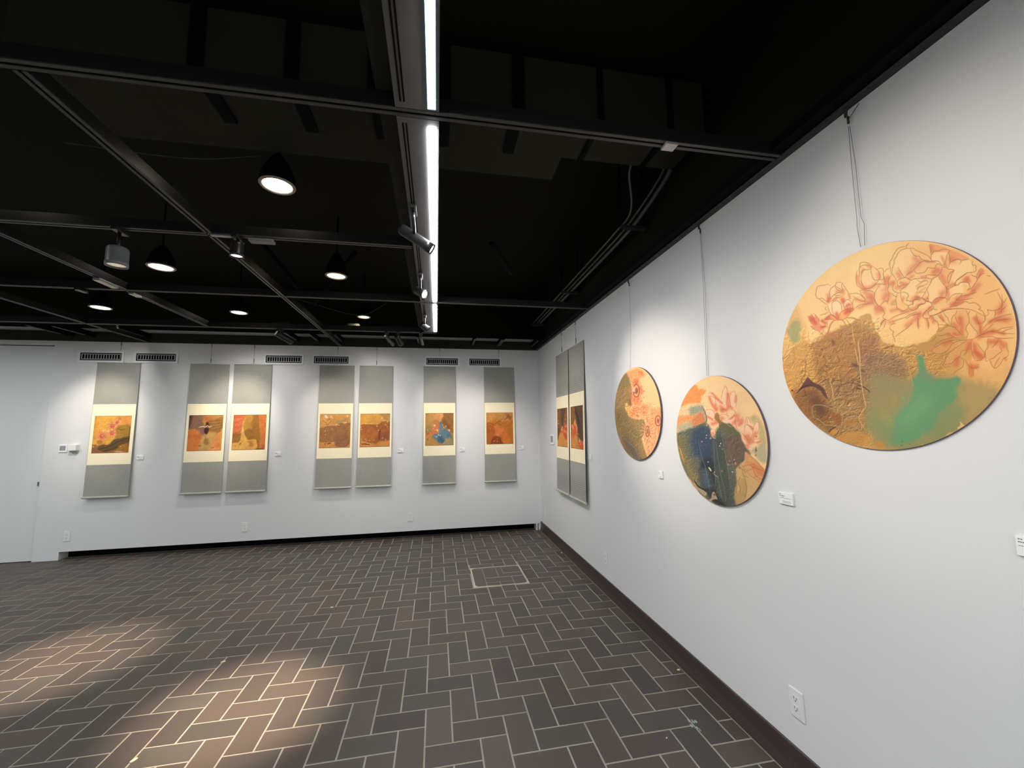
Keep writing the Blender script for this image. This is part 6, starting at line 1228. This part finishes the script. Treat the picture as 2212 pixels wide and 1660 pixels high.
round_panel(2.899, 0.096, 0.366, 0.355, 0.015, ART['daisy'], 380, 'farthest round painting with coral daisies beside olive brown')
for (y, zt, y2, lab, kink) in ((1.143, 0.632, 1.152, 'pair of kinked grey wires holding up the large round peony painting', True),
                               (2.012, 0.275, 2.035, 'pair of grey wires holding up the middle round lotus painting', False),
                               (2.906, 0.452, 2.95, 'thin grey wire holding up the farthest round daisy painting', False)):
    t = thing('picture_hanger', lab, 'picture hanger', (A - 0.012, y, H), 'wall hangers above the pictures')
    x = A - 0.010
    for dy in ((0.006, -0.008) if y < 2.5 else (0.004,)):
        if kink: pts = [(x, y + dy * 0.3, 1.10), (x, y + dy, 0.95), (x - 0.003, y + dy, 0.74), (x, y + dy * 1.8, 0.71), (x, y + dy, zt)]
        else: pts = [(x, y + dy * 0.4, 1.11), (x, y + dy, 0.8), (x, y2 + dy, zt)]
        bm = bmesh.new(); tube(bm, pts, 0.0009, 6); obj('wire', bm, M['steel'], t)
    bm = bmesh.new(); tube(bm, curve_pts([(x - 0.006, y - 0.004, H + 0.005), (x - 0.008, y, H - 0.022), (x - 0.004, y + 0.003, H - 0.036)], 4), 0.0055, 8)
    tube(bm, [(x, y, H - 0.035), (x, y, H - 0.062)], 0.004, 8)
    if kink: tube(bm, [(x, y - 0.004, H - 0.045), (x - 0.002, y - 0.045, H - 0.018)], 0.0012, 6)
    obj('hook', bm, M['rust'], t)

# ------------------------------------------------------------------ labels beside the pictures
def plaque_back(x0, x1, z0, z1, lab):
    t = thing('label_plaque', lab, 'label', ((x0 + x1) / 2, D, (z0 + z1) / 2), 'small white picture labels')
    obj('board', bx(x0, x1, D - 0.010, D - 0.0004, z0, z1, 0.0008, 1), M['card'], t)
    bm = bmesh.new(); w = x1 - x0; h = z1 - z0; y = D - 0.0104
    for (a, b, c) in ((0.08, 0.26, 0.84), (0.08, 0.5, 0.70), (0.08, 0.40, 0.58), (0.08, 0.9, 0.47), (0.3, 0.85, 0.22)):
        box(bm, x0 + a * w, x0 + b * w, y, y + 0.0003, z0 + c * h - 0.0012, z0 + c * h + 0.0012)
    obj('lettering', bm, M['ink'], t)
plaque_back(-3.722, -3.648, -0.329, -0.277, 'small white label right of the leftmost scroll')
plaque_back(-2.124, -2.049, -0.327, -0.272, 'small white label right of the canyon scroll')
plaque_back(-0.541, -0.465, -0.322, -0.268, 'small white label right of the middle scroll pair')
plaque_back(0.327, 0.401, -0.331, -0.277, 'small white label between the blue mountain scroll and the last scroll')
plaque_back(1.199, 1.273, -0.326, -0.272, 'small white label between the rightmost far wall scroll and the corner')
def plaque_right(y0, y1, z0, z1, lab, th=0.010, big=False):
    t = thing('label_plaque', lab, 'label', (A, (y0 + y1) / 2, (z0 + z1) / 2), 'small white picture labels')
    obj('board', bx(A - th, A - 0.0004, y0, y1, z0, z1, 0.0008, 1), M['card'], t)
    bm = bmesh.new(); w = y1 - y0; h = z1 - z0; x = A - th - 0.0004
    def ln(a, b, c, e=0.0007):     # a..b across from the left edge as seen
        n = max(1, int((b - a) * w / 0.0042)); 
        for k in range(n):
            s = a + (b - a) * k / n; q = a + (b - a) * (k + 0.78) / n
            box(bm, x, x + 0.0003, y1 - q * w, y1 - s * w, z0 + c * h - e, z0 + c * h + e)
    ln(0.08, 0.22, 0.86, 0.0013); ln(0.08, 0.46, 0.71, 0.0013); ln(0.26, 0.40, 0.61, 0.001); ln(0.08, 0.3, 0.52); ln(0.34, 0.92, 0.52); ln(0.3, 0.9, 0.27); ln(0.3, 0.9, 0.17)
    obj('lettering', bm, M['ink'], t)
plaque_right(1.537, 1.610, -0.3545, -0.3035, 'white picture label between the lotus painting and the big peony painting')
plaque_right(2.570, 2.622, -0.3610, -0.3120, 'white picture label between the daisy painting and the lotus painting')
plaque_right(3.858, 3.930, -0.3300, -0.2800, 'white picture label just right of the right wall scrolls')
plaque_right(0.780, 0.850, -0.3550, -0.3045, 'white picture label cut by the right edge of the photo')

# notices, thermostat
t = thing('wall_notice', 'square white framed grey notice at the far left of the far wall', 'notice', (-4.515, D, -0.17))
obj('board', bx(-4.558, -4.475, D - 0.012, D - 0.0004, -0.216, -0.126, 0.001, 1), M['card'], t)
bm = bmesh.new(); box(bm, -4.549, -4.486, D - 0.0128, D - 0.0122, -0.196, -0.138); obj('printed_sheet', bm, M['greypanel'], t)
bm = bmesh.new()
for k in range(5): box(bm, -4.545, -4.49, D - 0.0134, D - 0.0130, -0.146 - k * 0.010, -0.1435 - k * 0.010)
obj('lettering', bm, M['ink'], t)
t = thing('thermostat', 'white box thermostat between the grey notice and the leftmost scroll', 'thermostat', (-4.39, D, -0.16))
obj('case', bx(-4.436, -4.350, D - 0.055, D - 0.0004, -0.200, -0.126, 0.004, 2), M['plastic'], t)
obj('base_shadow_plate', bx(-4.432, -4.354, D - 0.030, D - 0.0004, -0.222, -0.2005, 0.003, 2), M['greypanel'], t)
t = thing('wall_notice', 'narrow grey notice on the right wall between the corner and the scrolls', 'notice', (A, 5.24, -0.165))
obj('board', bx(A - 0.012, A - 0.0004, 5.17, 5.32, -0.232, -0.100, 0.001, 1), M['card'], t)
bm = bmesh.new(); box(bm, A - 0.0128, A - 0.0122, 5.19, 5.30, -0.205, -0.118); obj('printed_sheet', bm, M['greypanel'], t)
bm = bmesh.new()
for k in range(6): box(bm, A - 0.0134, A - 0.0130, 5.20, 5.29 - 0.01 * (k % 2), -0.128 - k * 0.0125, -0.125 - k * 0.0125)
obj('lettering', bm, M['ink'], t)

# ------------------------------------------------------------------ wall sockets
def socket(wall, c, z, lab):
    t = thing('wall_socket', lab, 'socket', (c, D, z) if wall == 'back' else (A, c, z), 'white double wall sockets')
    w, h = 0.035, 0.0575
    def bb(u0, u1, d0, d1, z0, z1, bev=0.0):
        if wall == 'back': return bx(c + u0, c + u1, D - d1, D - d0, z0, z1, bev)
        return bx(A - d1, A - d0, c - u1, c - u0, z0, z1, bev)
    obj('plate', bb(-w, w, 0.0004, 0.0075, z - h, z + h, 0.0022), M['plastic'], t)
    for s in (0.0195, -0.0195):
        o = obj('receptacle', bb(-0.0165, 0.0165, 0.0076, 0.0092, z + s - 0.014, z + s + 0.014, 0.0006), M['plastic'], t)
        bm = bmesh.new()
        for (u0, u1, a0, a1) in ((-0.0085, -0.0060, -0.002, 0.008), (0.0055, 0.0080, -0.002, 0.007), (-0.0025, 0.0025, -0.010, -0.005)):
            if wall == 'back': box(bm, c + u0, c + u1, D - 0.0096, D - 0.0093, z + s + a0, z + s + a1)
            else: box(bm, A - 0.0096, A - 0.0093, c - u1, c - u0, z + s + a0, z + s + a1)
        sl = obj('slots', bm, M['slotdark'], t); sl.parent = o; sl.location = (0, 0, 0)
    return t
socket('back', -4.388, -1.224, 'white wall socket at the far left near the end of the dark floor recess')
socket('back', -2.440, -1.228, 'white wall socket low on the far wall below the canyon scroll')
socket('back', -0.356, -1.209, 'white wall socket low on the far wall right of the middle scroll pair')
socket('right', 1.612, -1.190, 'largest white wall socket, low on the right wall nearest the lens')
socket('right', 3.605, -1.196, 'white wall socket low on the right wall below the daisy painting')
socket('right', 5.70, -1.196, 'faint white wall socket on the right wall beside the far corner')

# ------------------------------------------------------------------ flakes and scuffs on the floor
def flake(x, y, s, lab, ang=0.0, m='scrap'):
    bm = bmesh.new(); n = 9; r_ = random.Random(int(x * 100) + 7)
    rim = []
    for k in range(n):
        a = 2 * math.pi * k / n; q = s * r_.uniform(0.75, 1.1)
        rim.append((x + q * math.cos(a) * math.cos(ang) - 0.55 * q * math.sin(a) * math.sin(ang), y + q * math.cos(a) * math.sin(ang) + 0.55 * q * math.sin(a) * math.cos(ang)))
    top = [bm.verts.new((a, b, FL + 0.0035)) for a, b in rim]; bot = [bm.verts.new((a, b, FL + 0.0004)) for a, b in rim]
    c = bm.verts.new((x, y, FL + 0.006))
    for k in range(n):
        bm.faces.new((top[k], top[(k + 1) % n], c)); bm.faces.new((bot[k], bot[(k + 1) % n], top[(k + 1) % n], top[k]))
    bm.faces.new(list(reversed(bot)))
    tag(obj('plaster_flake', bm, M[m]), lab, 'debris', 'pale flakes lying on the floor')
flake(1.470, 2.437, 0.013, 'tan flake on the tiles touching the right wall border', 0.2)
flake(-1.371, 3.133, 0.014, 'pale flake on the floor between the two pools of light', 0.6)
flake(-0.871, 3.851, 0.013, 'small pale flake far out in the middle of the floor', 0.1)
flake(-1.366, 2.327, 0.015, 'dull pale flake at the bottom edge of the photo', 1.0)
flake(1.474, 4.840, 0.014, 'tiny pale flake by the right wall border near the corner', 0.3)
flake(1.095, 1.953, 0.0035, 'white speck on a dark tile at the lower right', 0.0, 'card')
bm = bmesh.new()
r_ = random.Random(5)
for k in range(9):
    x, y = 1.272 + r_.uniform(-0.012, 0.03), 2.015 + r_.uniform(-0.05, 0.03); s = r_.uniform(0.003, 0.008)
    v = [bm.verts.new((x + s * math.cos(a + k), y + s * 1.6 * math.sin(a + k), FL + 0.0006)) for a in (0, 1.2, 2.2, 3.3, 4.6, 5.6)]
    f = bm.faces.new(v)
tag(obj('paint_scuff', bm, M['scuff']), 'greyish white paint scuff over a tile joint at the lower right', 'paint mark')
